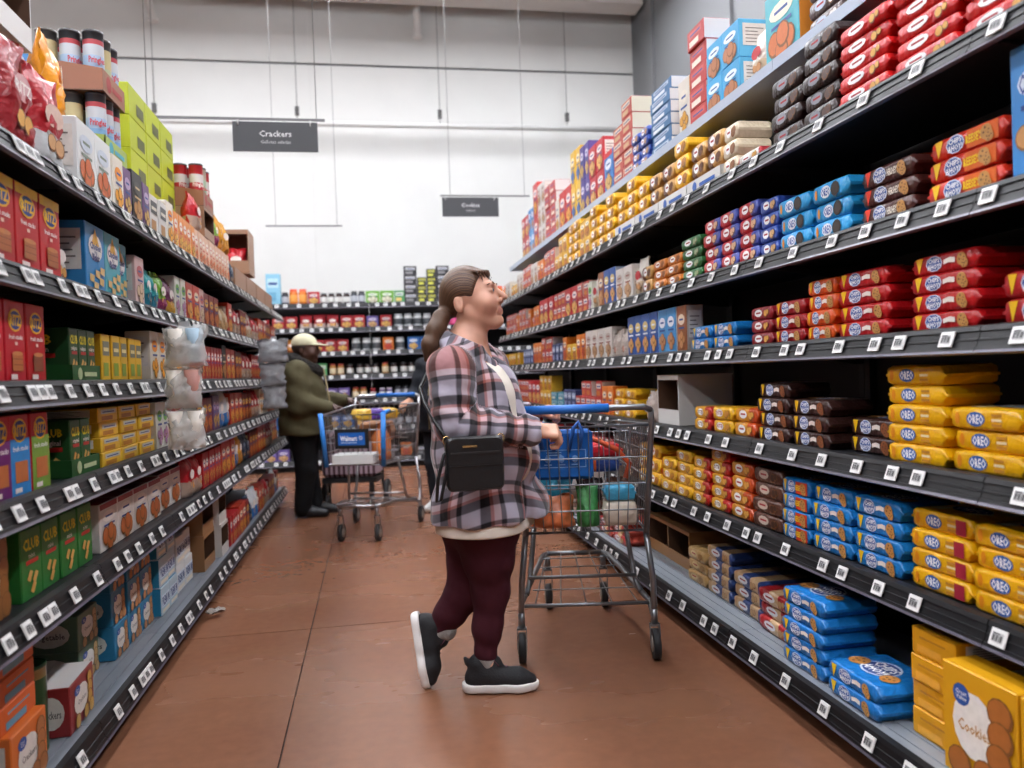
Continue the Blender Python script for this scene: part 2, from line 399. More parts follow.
def top_mesh(P, name, h): P.v = [(v[0], v[2], h - v[1]) for v in P.v]; return P.mesh(name)

KINDS = {}
class Kind: pass
def kind(key, name, cat, desc, w, d, h, body, front=None, near=None, top=None, side='R', extra=None):
    """body: MB; front/near/top: callables drawing on a Print"""
    k = Kind(); k.key, k.name, k.cat, k.desc, k.w, k.d, k.h, k.top = key, name, cat, desc, w, d, h, None
    k.body = fix_normals(body.mesh(name)); k.parts = []
    if front: P = Print(lim=(-w / 2 + .002, w / 2 - .002, .003, h - .003)); front(P); k.parts.append(('front_print', P.mesh('front_print')))
    if near:
        P = Print(lim=(.003, d - .003, .003, h - .003)); near(P); k.parts.append(('side_print', side_mesh(P, 'side_print', w, d, 1 if side == 'R' else -1)))
    if top: P = Print(); top(P); k.top = top_mesh(P, 'top_print', h)
    for nm, me in (extra or []): k.parts.append((nm, me))
    KINDS[key] = k; return k

# ---- wrapped cookie trays
def ahoy(key, desc, col, w=.27, d=.17, h=.052, tri='f2c21c', accent=None, txt2=None, cookie='c08a4a'):
    def fr(P):
        P.poly([(-w * .4, h * .9), (-w * .29, h * .9), (-w * .36, h * .1)], tri)
        if accent: P.rect(w * .02, h * .1, w * .4, h * .9, accent)
        P.oval(-w * .13, h * .52, w * .12, h * .42, 'c9d4ea', 10); P.oval(-w * .13, h * .52, w * .105, h * .36, '2b4f9c', 10)
        P.text('CHIPS', -w * .13, h * .67, h * .22, 'f4f4f4', w * .17, .03); P.text('AHOY!', -w * .13, h * .36, h * .26, 'f4f4f4', w * .19, .03)
        if txt2: P.text(txt2, w * .11, h * .5, h * .34, 'f6d020' if accent else 'efe6d8', w * .2, .03)
        else: P.poly([(w * .01, h * .62), (w * .1, h * .72), (w * .17, h * .66), (w * .17, h * .4), (w * .08, h * .46), (w * .01, h * .38)], 'efe3da')
        P.cookie(w * .26, h * .52, h * .34, cookie); P.cookie(w * .3, h * .3, h * .26, cookie)
    def tp(P):
        P.oval(0, d * .5, w * .24, d * .3, 'c9d4ea', 14); P.oval(0, d * .5, w * .22, d * .26, '27458c', 14)
        P.text('CHIPS', 0, d * .6, d * .17, 'f4f4f4', w * .36, .03); P.text('AHOY!', 0, d * .4, d * .17, 'f4f4f4', w * .36, .03); P.cookie(-w * .3, d * .4, d * .17); P.cookie(w * .31, d * .35, d * .15)
    nr = lambda P: P.rect(d * .55, h * .15, d * .68, h * .9, 'c9c9cc')
    m = foil(col); kind(key, 'cookie_pack', 'cookie pack', desc, w, d, h, flow_pack(w, d, h, m), fr, None, tp)
ahoy('a_red', 'red chocolate chip cookie pack', 'b8161c')
ahoy('a_red_big', 'large red chewy cookie pack', 'b01a22', w=.26, h=.064)
ahoy('a_orange', 'orange chunky cookie pack', 'd8531a', w=.18)
ahoy('a_dred', 'deep red small cookie pack', '9c141c', w=.22)
ahoy('a_hershey', 'brown and red candy cookie pack', '4a2420', w=.26, h=.056, tri='e03a22', txt2="HERSHEY'S")
ahoy('a_reese', 'red and orange peanut butter cookie pack', 'c22a16', w=.28, h=.058, accent='d86014', txt2="REESE'S")
ahoy('a_choc', 'dark brown chunky cookie pack', '38201c', w=.25, h=.056, tri='f0be14', cookie='8a4f2c')
ahoy('a_blue', 'blue chocolate chip cookie pack', '1b78c0', w=.24, h=.056)
ahoy('a_blue_big', 'large blue chocolate chip cookie pack', '1a6fb6', w=.27, d=.2, h=.052)
ahoy('a_blue_reese', 'blue and red peanut butter cookie pack', '1b78c0', w=.2, h=.056, accent='c83a1a', txt2="REESE'S")
def oreo(key, desc, col, w=.25, d=.18, h=.056, patch=None, tone='e9b45a', dark=False, txt='OREO'):
    def fr(P):
        P.oval(-w * .36, h * .5, w * .035, h * .3, 'e08a1a', 8)
        P.oval(-w * .1, h * .5, w * .13, h * .34, '2c5fae' if not dark else 'f0f2f6', 12); P.text(txt, -w * .1, h * .5, h * .4, 'f6f6f6' if not dark else '2a4ea0', w * .22, .03)
        if dark: P.oval(w * .15, h * .5, h * .4, h * .4, '2a2220', 10); P.oval(w * .15, h * .5, h * .26, h * .26, '3c302c', 10)
        else:
            for k in range(3): P.rect(w * .12, h * (.22 + .22 * k), w * .25, h * (.34 + .22 * k), 'f3ddb0' if k % 2 else 'c98a34')
        if patch: P.rect(w * .25, h * .14, w * .4, h * .86, patch)
    def tp(P):
        P.poly([(-w * .36, d * .2), (w * .1, d * .12), (w * .36, d * .5), (w * .1, d * .85), (-w * .2, d * .7)], 'efe3c4' if not dark else 'e6f0fa')
        P.oval(w * .02, d * .55, w * .26, d * .2, '2c5fae', 14); P.text(txt, w * .02, d * .55, d * .2, 'f6f6f6', w * .42, .03)
    kind(key, 'cookie_pack', 'cookie pack', desc, w, d, h, flow_pack(w, d, h, foil(col), puff=.12), fr, None, tp)
oreo('o_gold', 'yellow sandwich cookie pack', 'edb20e')
oreo('o_gold_red', 'yellow sandwich cookie pack with red square', 'e9ae10', patch='a2243a')
oreo('o_gold_wide', 'wide golden yellow sandwich cookie pack', 'efb50f', w=.27, h=.06)
oreo('o_cyan', 'sky blue sandwich cookie pack', '2a9ad6', w=.22, h=.062, dark=True)
oreo('o_navy', 'royal blue sandwich cookie pack', '1e58b0', w=.2, h=.05, dark=True)
def snack(key, desc, col, band=None, w=.18, d=.15, h=.055, spot='d9a04a', logo='f2f2f2', bands=None, name='biscuit_pack', puff=.1, txt=None, tc='b01820'):
    def fr(P):
        P.oval(-w * .12, h * .55, w * .17, h * .3, logo, 10)
        if txt: P.text(txt, -w * .12, h * .55, h * .3, tc, w * .28, .02)
        else: P.rect(-w * .22, h * .5, -w * .02, h * .62, band or 'a02028')
        P.cookie(w * .2, h * .45, h * .3, spot, None); P.cookie(w * .29, h * .56, h * .22, spot, None)
    kind(key, name, 'biscuit pack', desc, w, d, h, flow_pack(w, d, h, foil(col), bands, puff), fr)
snack('s_red', 'bright red cookie pack with tan biscuits', 'c2181a', w=.26, d=.16, h=.05)
snack('s_brown', 'dark brown fudge cookie pack', '2a1c1a', w=.21, d=.2, h=.062, logo='8a8c94', spot='55403a')
snack('s_whitered', 'white and red cookie pack', 'd8cfc8', w=.2, d=.2, h=.05, bands=[(0, foil('a8242c')), (.14, foil('d8cfc8')), (.85, foil('a8242c'))])
snack('s_cream', 'cream paper wafer pack', 'd9c8ac', w=.13, d=.16, h=.07, spot='8a5a34')
snack('s_gold', 'golden yellow biscuit pack', 'e8b024', w=.17, d=.15, h=.075, spot='b2702c')
snack('s_goldbrown', 'tan and brown biscuit pack', 'c08a48', w=.16, d=.15, h=.075, spot='5c3420', bands=[(0, foil('6b3f24')), (.3, foil('c99a58'))])
snack('s_green', 'dark green mint cookie pack', '2d6638', w=.24, d=.15, h=.05, spot='9fb08a')
snack('s_orange', 'orange oat cookie pack', 'c8762a', w=.2, d=.15, h=.052, spot='8a4f24')
snack('s_redblue', 'red and blue twist cookie pack', 'b4242e', w=.17, d=.15, h=.06, bands=[(0, foil('b4242e')), (.55, foil('4a56a8'))], spot='d9b08a')
snack('s_maroon', 'maroon cookie pack with silver logo', '8c1f28', w=.18, d=.15, h=.05)
snack('s_yellow', 'yellow peanut cookie pack', 'e0aa22', w=.21, d=.15, h=.058, bands=[(0, foil('b8322a')), (.14, foil('e0aa22'))], txt='NUTTER', tc='b01820', spot='c8883a')
snack('s_yellowred', 'yellow and red cookie pack', 'dca024', w=.2, d=.15, h=.055, bands=[(0, foil('dca024')), (.72, foil('b8241e'))], txt='BUTTER', tc='7a3a14')
snack('s_amber', 'amber cookie pack with red corner', 'cf8a22', w=.2, d=.16, h=.06, bands=[(0, foil('cf8a22')), (.7, foil('c04a1e'))])
snack('s_umber', 'brown chocolate cookie pack', '5a382c', w=.24, d=.16, h=.06, logo='c9b8a8', spot='3a2018')
snack('s_graystack', 'grey brown cookie tray with white panel', '5c4c4a', w=.22, d=.18, h=.065, logo='b8c4d8', spot='e2dcd6')
snack('s_bluesmall', 'small blue cookie pack', '3450a4', w=.14, d=.12, h=.055, spot='caa06a')
snack('s_tealsmall', 'teal cookie pack', '2a8aa6', w=.18, d=.14, h=.06)
snack('w_blue', 'tan wafer pack with blue checks', 'c2a078', w=.26, d=.24, h=.055, bands=[(0, foil('b8946a')), (.42, foil('2c3f72')), (.6, foil('c2a078')), (.8, foil('2c3f72'))], logo='d8d8dc', spot='b08a5c')
snack('w_tan', 'plain tan wafer pack', 'b8935e', w=.22, d=.22, h=.055, logo='d2b98a', spot='9a7442')
snack('w_red', 'tan wafer pack with red checks', 'c2a078', w=.27, d=.24, h=.055, bands=[(0, foil('9c2024')), (.3, foil('c2a078')), (.55, foil('9c2024')), (.8, foil('b04a3c'))], logo='d8d8dc', spot='b08a5c')

# ---- cartons
def carton(key, desc, col, w, d, h, side_col=None, top_col=None, style='pic', c1='f2f2f2', c2='d9a04a', c3='2a4a8c', txt=None, tc='f4f4f4', sub=None, side='R', near=True, name='cookie_box', cat='box', stxt=None, band=None, th=None):
    def fr(P):
        if band: P.rect(-w * .48, h * .87, w * .48, h * .985, band)
        if style == 'pic':
            P.oval(0, h * .7, w * .36, h * .12, c1, 12)
            if txt: P.text(txt, 0, h * .7, th or min(h * .14, w * .3), tc, w * .66, .025)
            else: P.rect(-w * .2, h * .68, w * .2, h * .72, c3)
            P.rect(-w * .3, h * .5, w * .3, h * .54, c3)
            for a, b in ((-.22, .3), (.2, .27), (0, .16), (.05, .36)): P.cookie(a * w, b * h, min(w, h) * .2, c2, None)
        elif style == 'ritz':
            P.oval(0, h * .76, w * .34, h * .14, 'f2b81c', 12); P.oval(0, h * .76, w * .29, h * .115, '1d3f8c', 12)
            P.text('RITZ', 0, h * .76, h * .12, 'f4c21c', w * .52, .04)
            P.text('fresh stacks', 0, h * .56, h * .055, 'f6f6f6', w * .86, .02); P.rect(-w * .06, h * .46, w * .06, h * .5, 'f0d0c0')
            P.rect(-w * .22, h * .15, w * .3, h * .36, c2); P.oval(w * .04, h * .36, w * .26, h * .028, 'd08a50', 12); P.rect(-w * .22, h * .22, w * .3, h * .228, '8a4420'); P.rect(-w * .22, h * .29, w * .3, h * .298, '8a4420'); P.rect(-w * .34, h * .05, -w * .02, h * .11, 'f0e0da')
        elif style == 'club':
            P.text('CLUB', 0, h * .78, min(h * .15, w * .4), 'e8d21c', w * .8, .03); P.text(sub or 'minis', 0, h * .62, h * .07, 'f0f0ea', w * .6, .015)
            P.rect(-w * .3, h * .5, w * .3, h * .56, 'b02a24')
            for a, b, r in ((-.14, .3, .5), (.12, .26, .3), (0, .12, .7)): P.poly([(a * w - w * .14, b * h), (a * w + w * .02, b * h + h * .12), (a * w + w * .16, b * h + h * .08), (a * w, b * h - h * .05)], 'd9a85a')
        elif style == 'plain':
            P.rect(-w * .38, h * .55, w * .38, h * .85, c1); P.rect(-w * .3, h * .64, w * .3, h * .72, c3); P.rect(-w * .36, h * .12, w * .2, h * .4, c2)
            if txt: P.text(txt, 0, h * .68, th or h * .16, tc, w * .7, .025)
        elif style == 'gv':
            P.oval(-w * .05, h * .52, w * .3, h * .3, 'e6e2da', 14); P.oval(-w * .22, h * .76, w * .12, h * .1, '1d4f9c', 10); P.text('Great', -w * .22, h * .78, h * .04, 'f0f0f0', w * .16, .01); P.text('Value', -w * .22, h * .735, h * .04, 'f0f0f0', w * .16, .01)
            if txt: P.text(txt, -w * .05, h * .5, h * .1, tc, w * .44, .01)
            for a, b in ((.3, .75), (.3, .55), (.28, .35), (.1, .14), (-.25, .14), (.32, .15)): P.cookie(a * w, b * h, min(w, h) * .17, c2, None)
        elif style == 'premium':
            P.rect(-w * .46, h * .3, w * .46, h * .72, 'd6e6f2'); P.text('PREMIUM', 0, h * .5, h * .3, '1d3f7c', w * .84, .03); P.rect(-w * .4, h * .1, w * .4, h * .22, 'e9e2d0')
        elif style == 'biskit':
            P.oval(0, h * .66, w * .36, h * .2, 'e8e4e0', 12); P.poly([(-w * .2, h * .7), (0, h * .95), (w * .2, h * .7)], 'e0a83a')
            P.text('Chicken', 0, h * .68, h * .1, '2c3a7c', w * .66, .03); P.text('in a', 0, h * .6, h * .05, '2c3a7c', w * .3, .02); P.text('Biskit', 0, h * .52, h * .1, '2c3a7c', w * .6, .03)
            for a, b in ((-.25, .2), (.05, .28), (.25, .18), (-.05, .1), (.3, .34)): P.poly([(a * w - w * .12, b * h - h * .04), (a * w + w * .1, b * h - h * .06), (a * w + w * .13, b * h + h * .05), (a * w - w * .1, b * h + h * .06)], 'd9b878')
    def nr(P):
        if stxt == 'club':
            P.text('CLUB', d * .5, h * .78, min(h * .17, d * .22), 'e8d21c', d * .6, .03); P.text(sub or 'minis', d * .5, h * .6, h * .09, 'e8e8e0', d * .5, .015); P.rect(d * .2, h * .44, d * .8, h * .52, 'b02a24')
            P.poly([(d * .3, h * .1), (d * .6, h * .34), (d * .75, h * .28), (d * .45, h * .06)], 'd9a85a'); return
        if stxt:
            P.oval(d * .5, h * .5, d * .36, h * .34, 'dcdcd2', 14); P.oval(d * .3, h * .78, d * .14, h * .12, '1d4f9c', 10); P.text(stxt, d * .5, h * .48, h * .16, '4a4a48', d * .55, .01); return
        P.rect(d * .12, h * .3, d * .88, h * .88, 'ddd8cf')
        for k in range(5): P.rect(d * .2, h * (.38 + .09 * k), d * (.55 + .25 * ((k * 37) % 10) / 10), h * (.405 + .09 * k), '77716a')
    sm = {}
    if side_col: sm.update(left=card(side_col), right=card(side_col))
    if top_col: sm['top'] = card(top_col)
    kind(key, name, cat, desc, w, d, h, soft_box(w, d, h, card(col), sm), fr if style else None, nr if near else None, None, side)
# ---- carton kinds
CB = dict(name='cracker_box', cat='box')
carton('ritz_fam', 'red cracker box with yellow top band', 'c6121e', .145, .1, .235, top_col='c81a20', style='ritz', c2='b86a3c', band='f0c41c', side='L', **CB)
carton('ritz_red', 'red cracker stacks box', 'c8142a', .12, .1, .215, style='ritz', c2='c2703c', side='L', **CB)
carton('ritz_brown', 'red cracker box fading to brown', 'bc161e', .12, .1, .215, style='ritz', c2='8a4a2c', side='L', **CB)
for n_, c_ in (('purple', '6c1a6a'), ('blue', '2a8ad0'), ('green', '7aa03c')):
    carton('ritz_' + n_, f'slim cracker box with {n_} lower half', 'c8142a', .115, .1, .21, style=None, side='L', near=True, **CB)
    K = KINDS['ritz_' + n_]; P = Print(); w_, h_ = K.w, K.h
    P.rect(-w_ * .49, h_ * .01, w_ * .49, h_ * .7, c_); P.oval(0, h_ * .8, w_ * .36, h_ * .15, 'f2b81c', 12); P.oval(0, h_ * .8, w_ * .31, h_ * .125, '1d3f8c', 12)
    P.text('RITZ', 0, h_ * .8, h_ * .13, 'f4c21c', w_ * .56, .04); P.text('fresh stacks', 0, h_ * .58, h_ * .06, 'f6f6f6', w_ * .84, .02)
    P.rect(-w_ * .3, h_ * .16, w_ * .34, h_ * .42, 'c2703c'); P.rect(-w_ * .34, h_ * .04, 0, h_ * .1, 'f0e0da'); K.parts.append(('front_print', P.mesh('front_print')))
carton('club', 'dark green cracker box', '1d4a26', .075, .2, .165, style='club', sub='multigrain', stxt='club', side='L', **CB)
carton('club_org', 'green original cracker box', '1f5428', .085, .105, .17, style='club', sub='original', stxt='club', side='L', **CB)
carton('club_mini', 'green mini cracker box', '2c7a34', .125, .16, .19, style='club', sub='minis', stxt='club', side='L', **CB)
carton('yel_tall', 'tall yellow cracker box', 'e2b428', .085, .2, .165, side_col='c89a20', style='plain', c1='7a7a6a', c2='8aa03c', c3='e8d9a0', side='L', near=False, **CB)
carton('yel_flat', 'flat yellow cracker box', 'e8bc34', .2, .21, .05, side_col='d8ac28', style='plain', c1='c9c9bc', c2='b87a2c', side='L', near=True, **CB)
carton('gv_tan', 'tan cracker box with round crackers', 'b88a50', .2, .12, .22, style='gv', c2='9a6430', txt='Crackers', tc='7a5a34', side='L', **CB)
carton('redwhite', 'white cracker box with dark red top', 'd9d2cc', .19, .16, .165, top_col='9a1c22', style='pic', c1='e8e0d8', c2='b8622c', band='8c1c22', side='L', **CB)
carton('biskit', 'blue snack cracker box', '2a86c4', .19, .11, .23, style='biskit', side='L', **CB)
carton('biskit_teal', 'teal snack cracker box', '4aa8b8', .17, .11, .23, style='biskit', side='L', **CB)
carton('wht_pizza', 'white cracker box with food picture', 'dfe2e0', .17, .1, .23, style='pic', c1='c9d2dc', c2='c8622c', c3='7a8a7a', side='L', **CB)
carton('wht_or', 'white and orange cracker box', 'e4dccc', .12, .1, .21, style='pic', c1='e8902c', c2='e8a02c', side='L', **CB)
carton('purp', 'purple cracker box', '6a4a78', .1, .1, .2, style='pic', c1='b8a0c0', c2='caa25a', side='L', **CB)
carton('blk', 'black cracker box', '1c1a1c', .14, .1, .215, style='pic', c1='3c3a38', c2='b8864a', c3='cbb488', side='L', **CB)
carton('wht_blk', 'white cracker box with dark panel', 'cfcdc8', .13, .1, .18, style='plain', c1='4a4a4a', c2='a8783c', c3='caa', side='L', **CB) if False else carton('wht_blk', 'white cracker box with dark panel', 'cfcdc8', .13, .1, .18, style='plain', c1='4a4a4a', c2='a8783c', c3='cfc8b8', side='L', **CB)
carton('or_thin', 'slim orange and white cracker box', 'e08a3a', .085, .11, .19, side_col='e8d8cc', style='pic', c1='f4e8dc', c2='f2b84a', c3='d0402c', side='L', near=False, **CB)
carton('peach_thin', 'slim peach cracker box', 'e2b89a', .085, .11, .19, side_col='d8c4b4', style='pic', c1='f4e8dc', c2='e0702c', c3='c83a34', side='L', near=False, **CB)
carton('lime', 'lime green snack case', 'b8c428', .27, .22, .15, style=None, side='L', near=False, name='snack_case', cat='box')
P = Print(); P.rect(-.02, .03, .1, .085, '5a6030'); KINDS['lime'].parts.append(('front_print', P.mesh('front_print')))
carton('red_thin', 'slim red cracker box', 'b8262a', .08, .12, .19, side_col='a0242a', style='pic', c1='f0e6dc', c2='d88a44', side='L', near=False, **CB)
carton('redor', 'red and orange snack box', 'c2402c', .15, .1, .2, style='pic', c1='f2e2c8', c2='e09a3a', side='L', **CB)
carton('whtgrn', 'white and green snack box', 'd9dcd0', .1, .1, .2, style='pic', c1='6aa84a', c2='b88ab0', side='L', **CB)
carton('pinkwht', 'white and pink snack box', 'd8b8b4', .12, .1, .2, style='pic', c1='c05a5c', c2='e0c8a8', side='L', **CB)
carton('maroon', 'maroon snack box', '7a1c24', .13, .1, .19, style='pic', c1='d8a83c', c2='c8702c', side='L', **CB)
carton('prem', 'blue and white saltine box', 'b8d0dc', .15, .24, .13, side_col='2f8ab0', style='premium', side='L', near=False, top_col='2f8ab0', **CB)
carton('prem_w', 'white saltine box with blue band', 'd8dcdc', .17, .2, .14, side_col='c8ccd0', style='premium', side='L', near=False, **CB)
carton('gv_blue', 'blue cracker box with tan crackers', '2c7ea8', .17, .2, .13, style='gv', c2='b8865a', txt='Crackers', tc='5a5a58', stxt='Crackers', side='L', **CB)
KINDS['gv_blue'].parts[0] = ('front_print', KINDS['gv_blue'].parts[0][1])
carton('gv_green', 'grey green cracker box', '5e7a64', .2, .19, .125, style='gv', c2='b89a6a', txt='Crackers', tc='5a5a58', stxt='Vegetable', side='L', **CB)
carton('gv_red', 'red and white entertainment cracker box', '8e2a2c', .24, .11, .15, top_col='dcd6d2', style='gv', c2='c89a4a', txt='Crackers', tc='5a5a58', stxt='Crackers', side='L', **CB)
carton('gv_orange', 'orange cracker case', 'd8642a', .22, .2, .07, style='plain', c1='d8642a', c2='5a9ab8', c3='5a9ab8', side='L', near=False, **CB)
carton('gv_orange_big', 'orange and tan cracker box', 'd8702c', .22, .12, .17, style='gv', c2='b07040', txt='Crackers', tc='5a5a58', side='L', **CB)
CK = dict(name='cookie_box', cat='box')
carton('y_big', 'large yellow vanilla wafer box', 'd89c14', .24, .1, .28, style='gv', c2='a8642c', txt='Cookies', tc='c08a3c', near=False, **CK)
carton('y_flat', 'flat yellow cookie box', 'd89a14', .17, .26, .075, style='plain', c1='d89a14', c2='e8a83a', c3='b87a1c', **CK)
carton('b_tall', 'tall blue cookie box', '3a8ad0', .16, .1, .31, style='pic', c1='d8e4f2', c2='c08a50', txt='COOKIES', tc='2a4a9c', near=False, **CK)
carton('blu_tall', 'blue biscuit box with gold cookie', '2f5aa6', .12, .09, .23, side_col='c8d2e4', style='pic', c1='d9c27a', c2='d09a5a', c3='e8ecf4', **CK)
carton('ltblu_tall', 'light blue biscuit box', '4a90c8', .12, .09, .23, side_col='d4dae4', style='pic', c1='e8e8f0', c2='b8825a', c3='2a4a8c', **CK)
carton('brn_tall', 'brown biscuit box', '9a5a34', .12, .09, .23, side_col='c2b8a8', style='pic', c1='e8d8c0', c2='c28a5a', **CK)
carton('wht_box', 'white cookie box', 'd4cec8', .15, .1, .2, style='pic', c1='b8aaa0', c2='b8906a', c3='8a3a34', **CK)
carton('wht_blue', 'white cookie box with blue front', '3f6f9c', .3, .2, .065, side_col='d6d8dc', style='plain', c1='b8c8d8', c2='d8e0e8', near=False, **CK)
carton('cyan_box', 'cyan wafer box', '3fa0d0', .17, .16, .17, side_col='58b0d8', style='pic', c1='d8e8f0', c2='b0724a', **CK)
carton('red_wht', 'red and white wafer box', 'b83a38', .2, .14, .1, side_col='dcd4d0', style='plain', c1='c85a54', c2='e8d8c8', near=False, **CK)
carton('red_cream', 'cream cookie box with red front', 'b84a40', .2, .2, .1, side_col='d8d0b8', style='plain', c1='d8c8b0', c2='caa47a', near=False, **CK)
carton('red_box', 'bright red biscuit box', 'b81c28', .18, .12, .22, side_col='c2343c', style='pic', c1='e8dcd8', c2='d8a45a', **CK)
carton('red_tall', 'tall red biscuit box', 'c02a2c', .2, .12, .33, side_col='c83a30', style='pic', c1='e8d8d0', c2='e09a3a', near=False, **CK)
carton('yel_box', 'tall yellow biscuit box', 'e0b43c', .14, .12, .28, side_col='e2b030', style='pic', c1='f0e0b8', c2='2a6ab0', near=False, **CK)
carton('purp_box', 'violet biscuit box', '4a3a88', .12, .12, .26, side_col='5a4a94', style='pic', c1='c8c0d8', c2='c8a45a', near=False, **CK)
carton('blue_red', 'blue biscuit box with red lid', '3a7ac0', .2, .14, .3, side_col='4a8ac8', top_col='c82a2c', style='pic', c1='d8e0ec', c2='c8a05a', band='c82a2c', near=False, **CK)
carton('org_wht', 'white and orange cookie box', 'd4ccc0', .14, .12, .3, side_col='d89a2c', style='pic', c1='d8cfc0', c2='c8902c', near=False, **CK)
carton('teal_disp', 'teal and orange cookie display carton', '48a8b4', .26, .2, .3, side_col='d8862c', style='pic', c1='e8e0c8', c2='c86a2c', near=False, **CK)
carton('rw_small', 'small red and white biscuit box', 'b83a34', .13, .1, .11, side_col='d8c8c0', style='plain', c1='e0d0c8', c2='c87a3a', near=False, **CK)
carton('or_small', 'small orange biscuit box', 'd8782c', .12, .1, .19, style='pic', c1='f0dcc0', c2='c84a2c', near=False, **CK)
carton('y_small', 'small yellow biscuit box', 'e0ae34', .14, .1, .13, style='pic', c1='f0e4c8', c2='c87a2c', near=False, **CK)
carton('navy_small', 'small navy biscuit box', '34406a', .12, .1, .15, style='plain', c1='a8b4cc', c2='8a94b8', c3='d8dce4', near=False, **CK)
carton('teal_flat', 'flat teal biscuit box', '3f8fa4', .22, .14, .06, style='plain', c1='a8ccd0', c2='d8d8c8', near=False, **CK)
# tray cartons (low front) that hold other packs
def tray(key, desc, col, w, d, h, inner=None, lowfront=.4, logo=None, name='display_tray'):
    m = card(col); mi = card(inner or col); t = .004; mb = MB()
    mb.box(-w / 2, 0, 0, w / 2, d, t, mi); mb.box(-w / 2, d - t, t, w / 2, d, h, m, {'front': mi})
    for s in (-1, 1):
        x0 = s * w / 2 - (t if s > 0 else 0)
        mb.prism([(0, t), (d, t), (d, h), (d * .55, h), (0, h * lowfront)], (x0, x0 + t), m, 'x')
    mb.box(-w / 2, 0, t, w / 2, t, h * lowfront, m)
    def fr(P):
        if logo: P.oval(-w * .25, h * lowfront * .5, h * lowfront * .36, h * lowfront * .36, logo, 12); P.rect(-w * .1, h * lowfront * .35, w * .35, h * lowfront * .6, logo)
    kind(key, name, 'tray', desc, w, d, h, mb, fr if logo else None)
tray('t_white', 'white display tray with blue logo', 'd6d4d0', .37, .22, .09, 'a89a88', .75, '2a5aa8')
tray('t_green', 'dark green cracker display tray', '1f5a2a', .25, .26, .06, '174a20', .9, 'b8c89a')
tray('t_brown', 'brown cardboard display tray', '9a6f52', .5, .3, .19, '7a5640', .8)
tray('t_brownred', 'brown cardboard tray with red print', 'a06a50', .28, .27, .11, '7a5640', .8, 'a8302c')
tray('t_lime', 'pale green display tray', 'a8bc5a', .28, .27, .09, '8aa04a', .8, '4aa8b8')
def case(key, desc, col, w, d, h, inner='5a4030', open_to='front'):
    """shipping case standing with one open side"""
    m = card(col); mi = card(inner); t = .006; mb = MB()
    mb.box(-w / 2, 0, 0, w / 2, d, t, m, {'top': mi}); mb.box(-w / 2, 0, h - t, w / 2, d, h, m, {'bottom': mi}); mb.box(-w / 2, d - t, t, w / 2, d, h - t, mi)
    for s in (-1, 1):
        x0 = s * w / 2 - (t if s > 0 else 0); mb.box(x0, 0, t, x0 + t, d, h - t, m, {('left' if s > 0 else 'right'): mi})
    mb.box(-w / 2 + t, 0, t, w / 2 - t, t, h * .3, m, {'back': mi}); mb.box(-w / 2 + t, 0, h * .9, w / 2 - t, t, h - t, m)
    kind(key, 'shipping_case', 'case', desc, w, d, h, mb)
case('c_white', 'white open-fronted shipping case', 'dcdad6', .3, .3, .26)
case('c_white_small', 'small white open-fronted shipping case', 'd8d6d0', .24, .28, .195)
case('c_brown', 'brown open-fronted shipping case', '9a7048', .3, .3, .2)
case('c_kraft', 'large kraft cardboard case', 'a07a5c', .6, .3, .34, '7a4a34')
# ---- bags
def bag(key, desc, col, low=None, w=.17, d=.09, h=.23, split=.4, spot='d9a04a', logo='f2e8e0', txt=None, tc='b01820', crumple=.006, name='snack_bag', seed=1):
    def fr(P):
        P.l = .001; P.oval(0, h * .55, w * .28, h * .12, logo, 12)
        if txt: P.text(txt, 0, h * .55, h * .1, tc, w * .5, .02)
        P.cookie(-w * .1, h * .28, w * .14, spot, None); P.cookie(w * .12, h * .25, w * .15, spot, None)
    kind(key, name, 'bag', desc, w, d, h, pouch(w, d, h, foil(col), foil(low) if low else None, split, crumple, seed), fr)
bag('bg_red', 'red chip bag with silver base', 'a81a24', 'b8bcbc', w=.19, h=.3, logo='d8b8a8', spot='c89a6a', crumple=.011)
bag('bg_red2', 'crumpled dark red chip bag', '98161e', 'a02028', w=.2, h=.32, logo='d0a0a0', txt='RITZ', tc='f0e8e0', crumple=.014, seed=4)
bag('bg_orange', 'large orange chip bag', 'ee9a12', None, w=.22, h=.28, d=.11, logo='f6ead0', spot='f0c060', crumple=.014, seed=5)
bag('bg_gold', 'golden snack bag', 'd89a24', 'c8862a', w=.15, h=.21, crumple=.01, seed=6)
bag('bg_navy', 'navy blue snack bag', '26384e', None, w=.15, h=.2, logo='8a9cb0', crumple=.012, seed=7)
bag('bg_teal', 'teal snack bag', '3aa0a4', '2a7a90', w=.1, h=.18, crumple=.01, seed=8)
bag('bg_green', 'green snack bag', '7ab03c', '8a2c5c', w=.14, h=.18, crumple=.01, seed=9)
bag('bg_purple', 'purple snack bag', '6a2450', 'c89a3a', w=.14, h=.18, crumple=.01, seed=10)
bag('bg_blue', 'blue and white snack pouch', '3a8ec8', 'dcd8d0', w=.12, h=.17, split=.55, crumple=.006, seed=11)
bag('bg_white', 'white cookie pouch with red logo', 'd9d2c8', 'c8b498', w=.15, h=.22, logo='b8242c', spot='b8804a', seed=12)
bag('bg_tan', 'clear bag of tan biscuits', 'c2a074', None, w=.15, h=.16, logo='d8cab0', crumple=.014, seed=13)
bag('bg_wb', 'white and blue snack bag', 'd8dce0', '2a78c0', w=.17, h=.22, split=.35, seed=14)
bag('bg_scar', 'scarlet snack bag', 'c4222c', 'b8a090', w=.15, h=.2, crumple=.01, seed=15)
bag('bg_clear', 'clear bag of pale cookies', 'b8aaa0', None, w=.15, h=.17, logo='c2b0a8', spot='c89080', crumple=.016, seed=16)
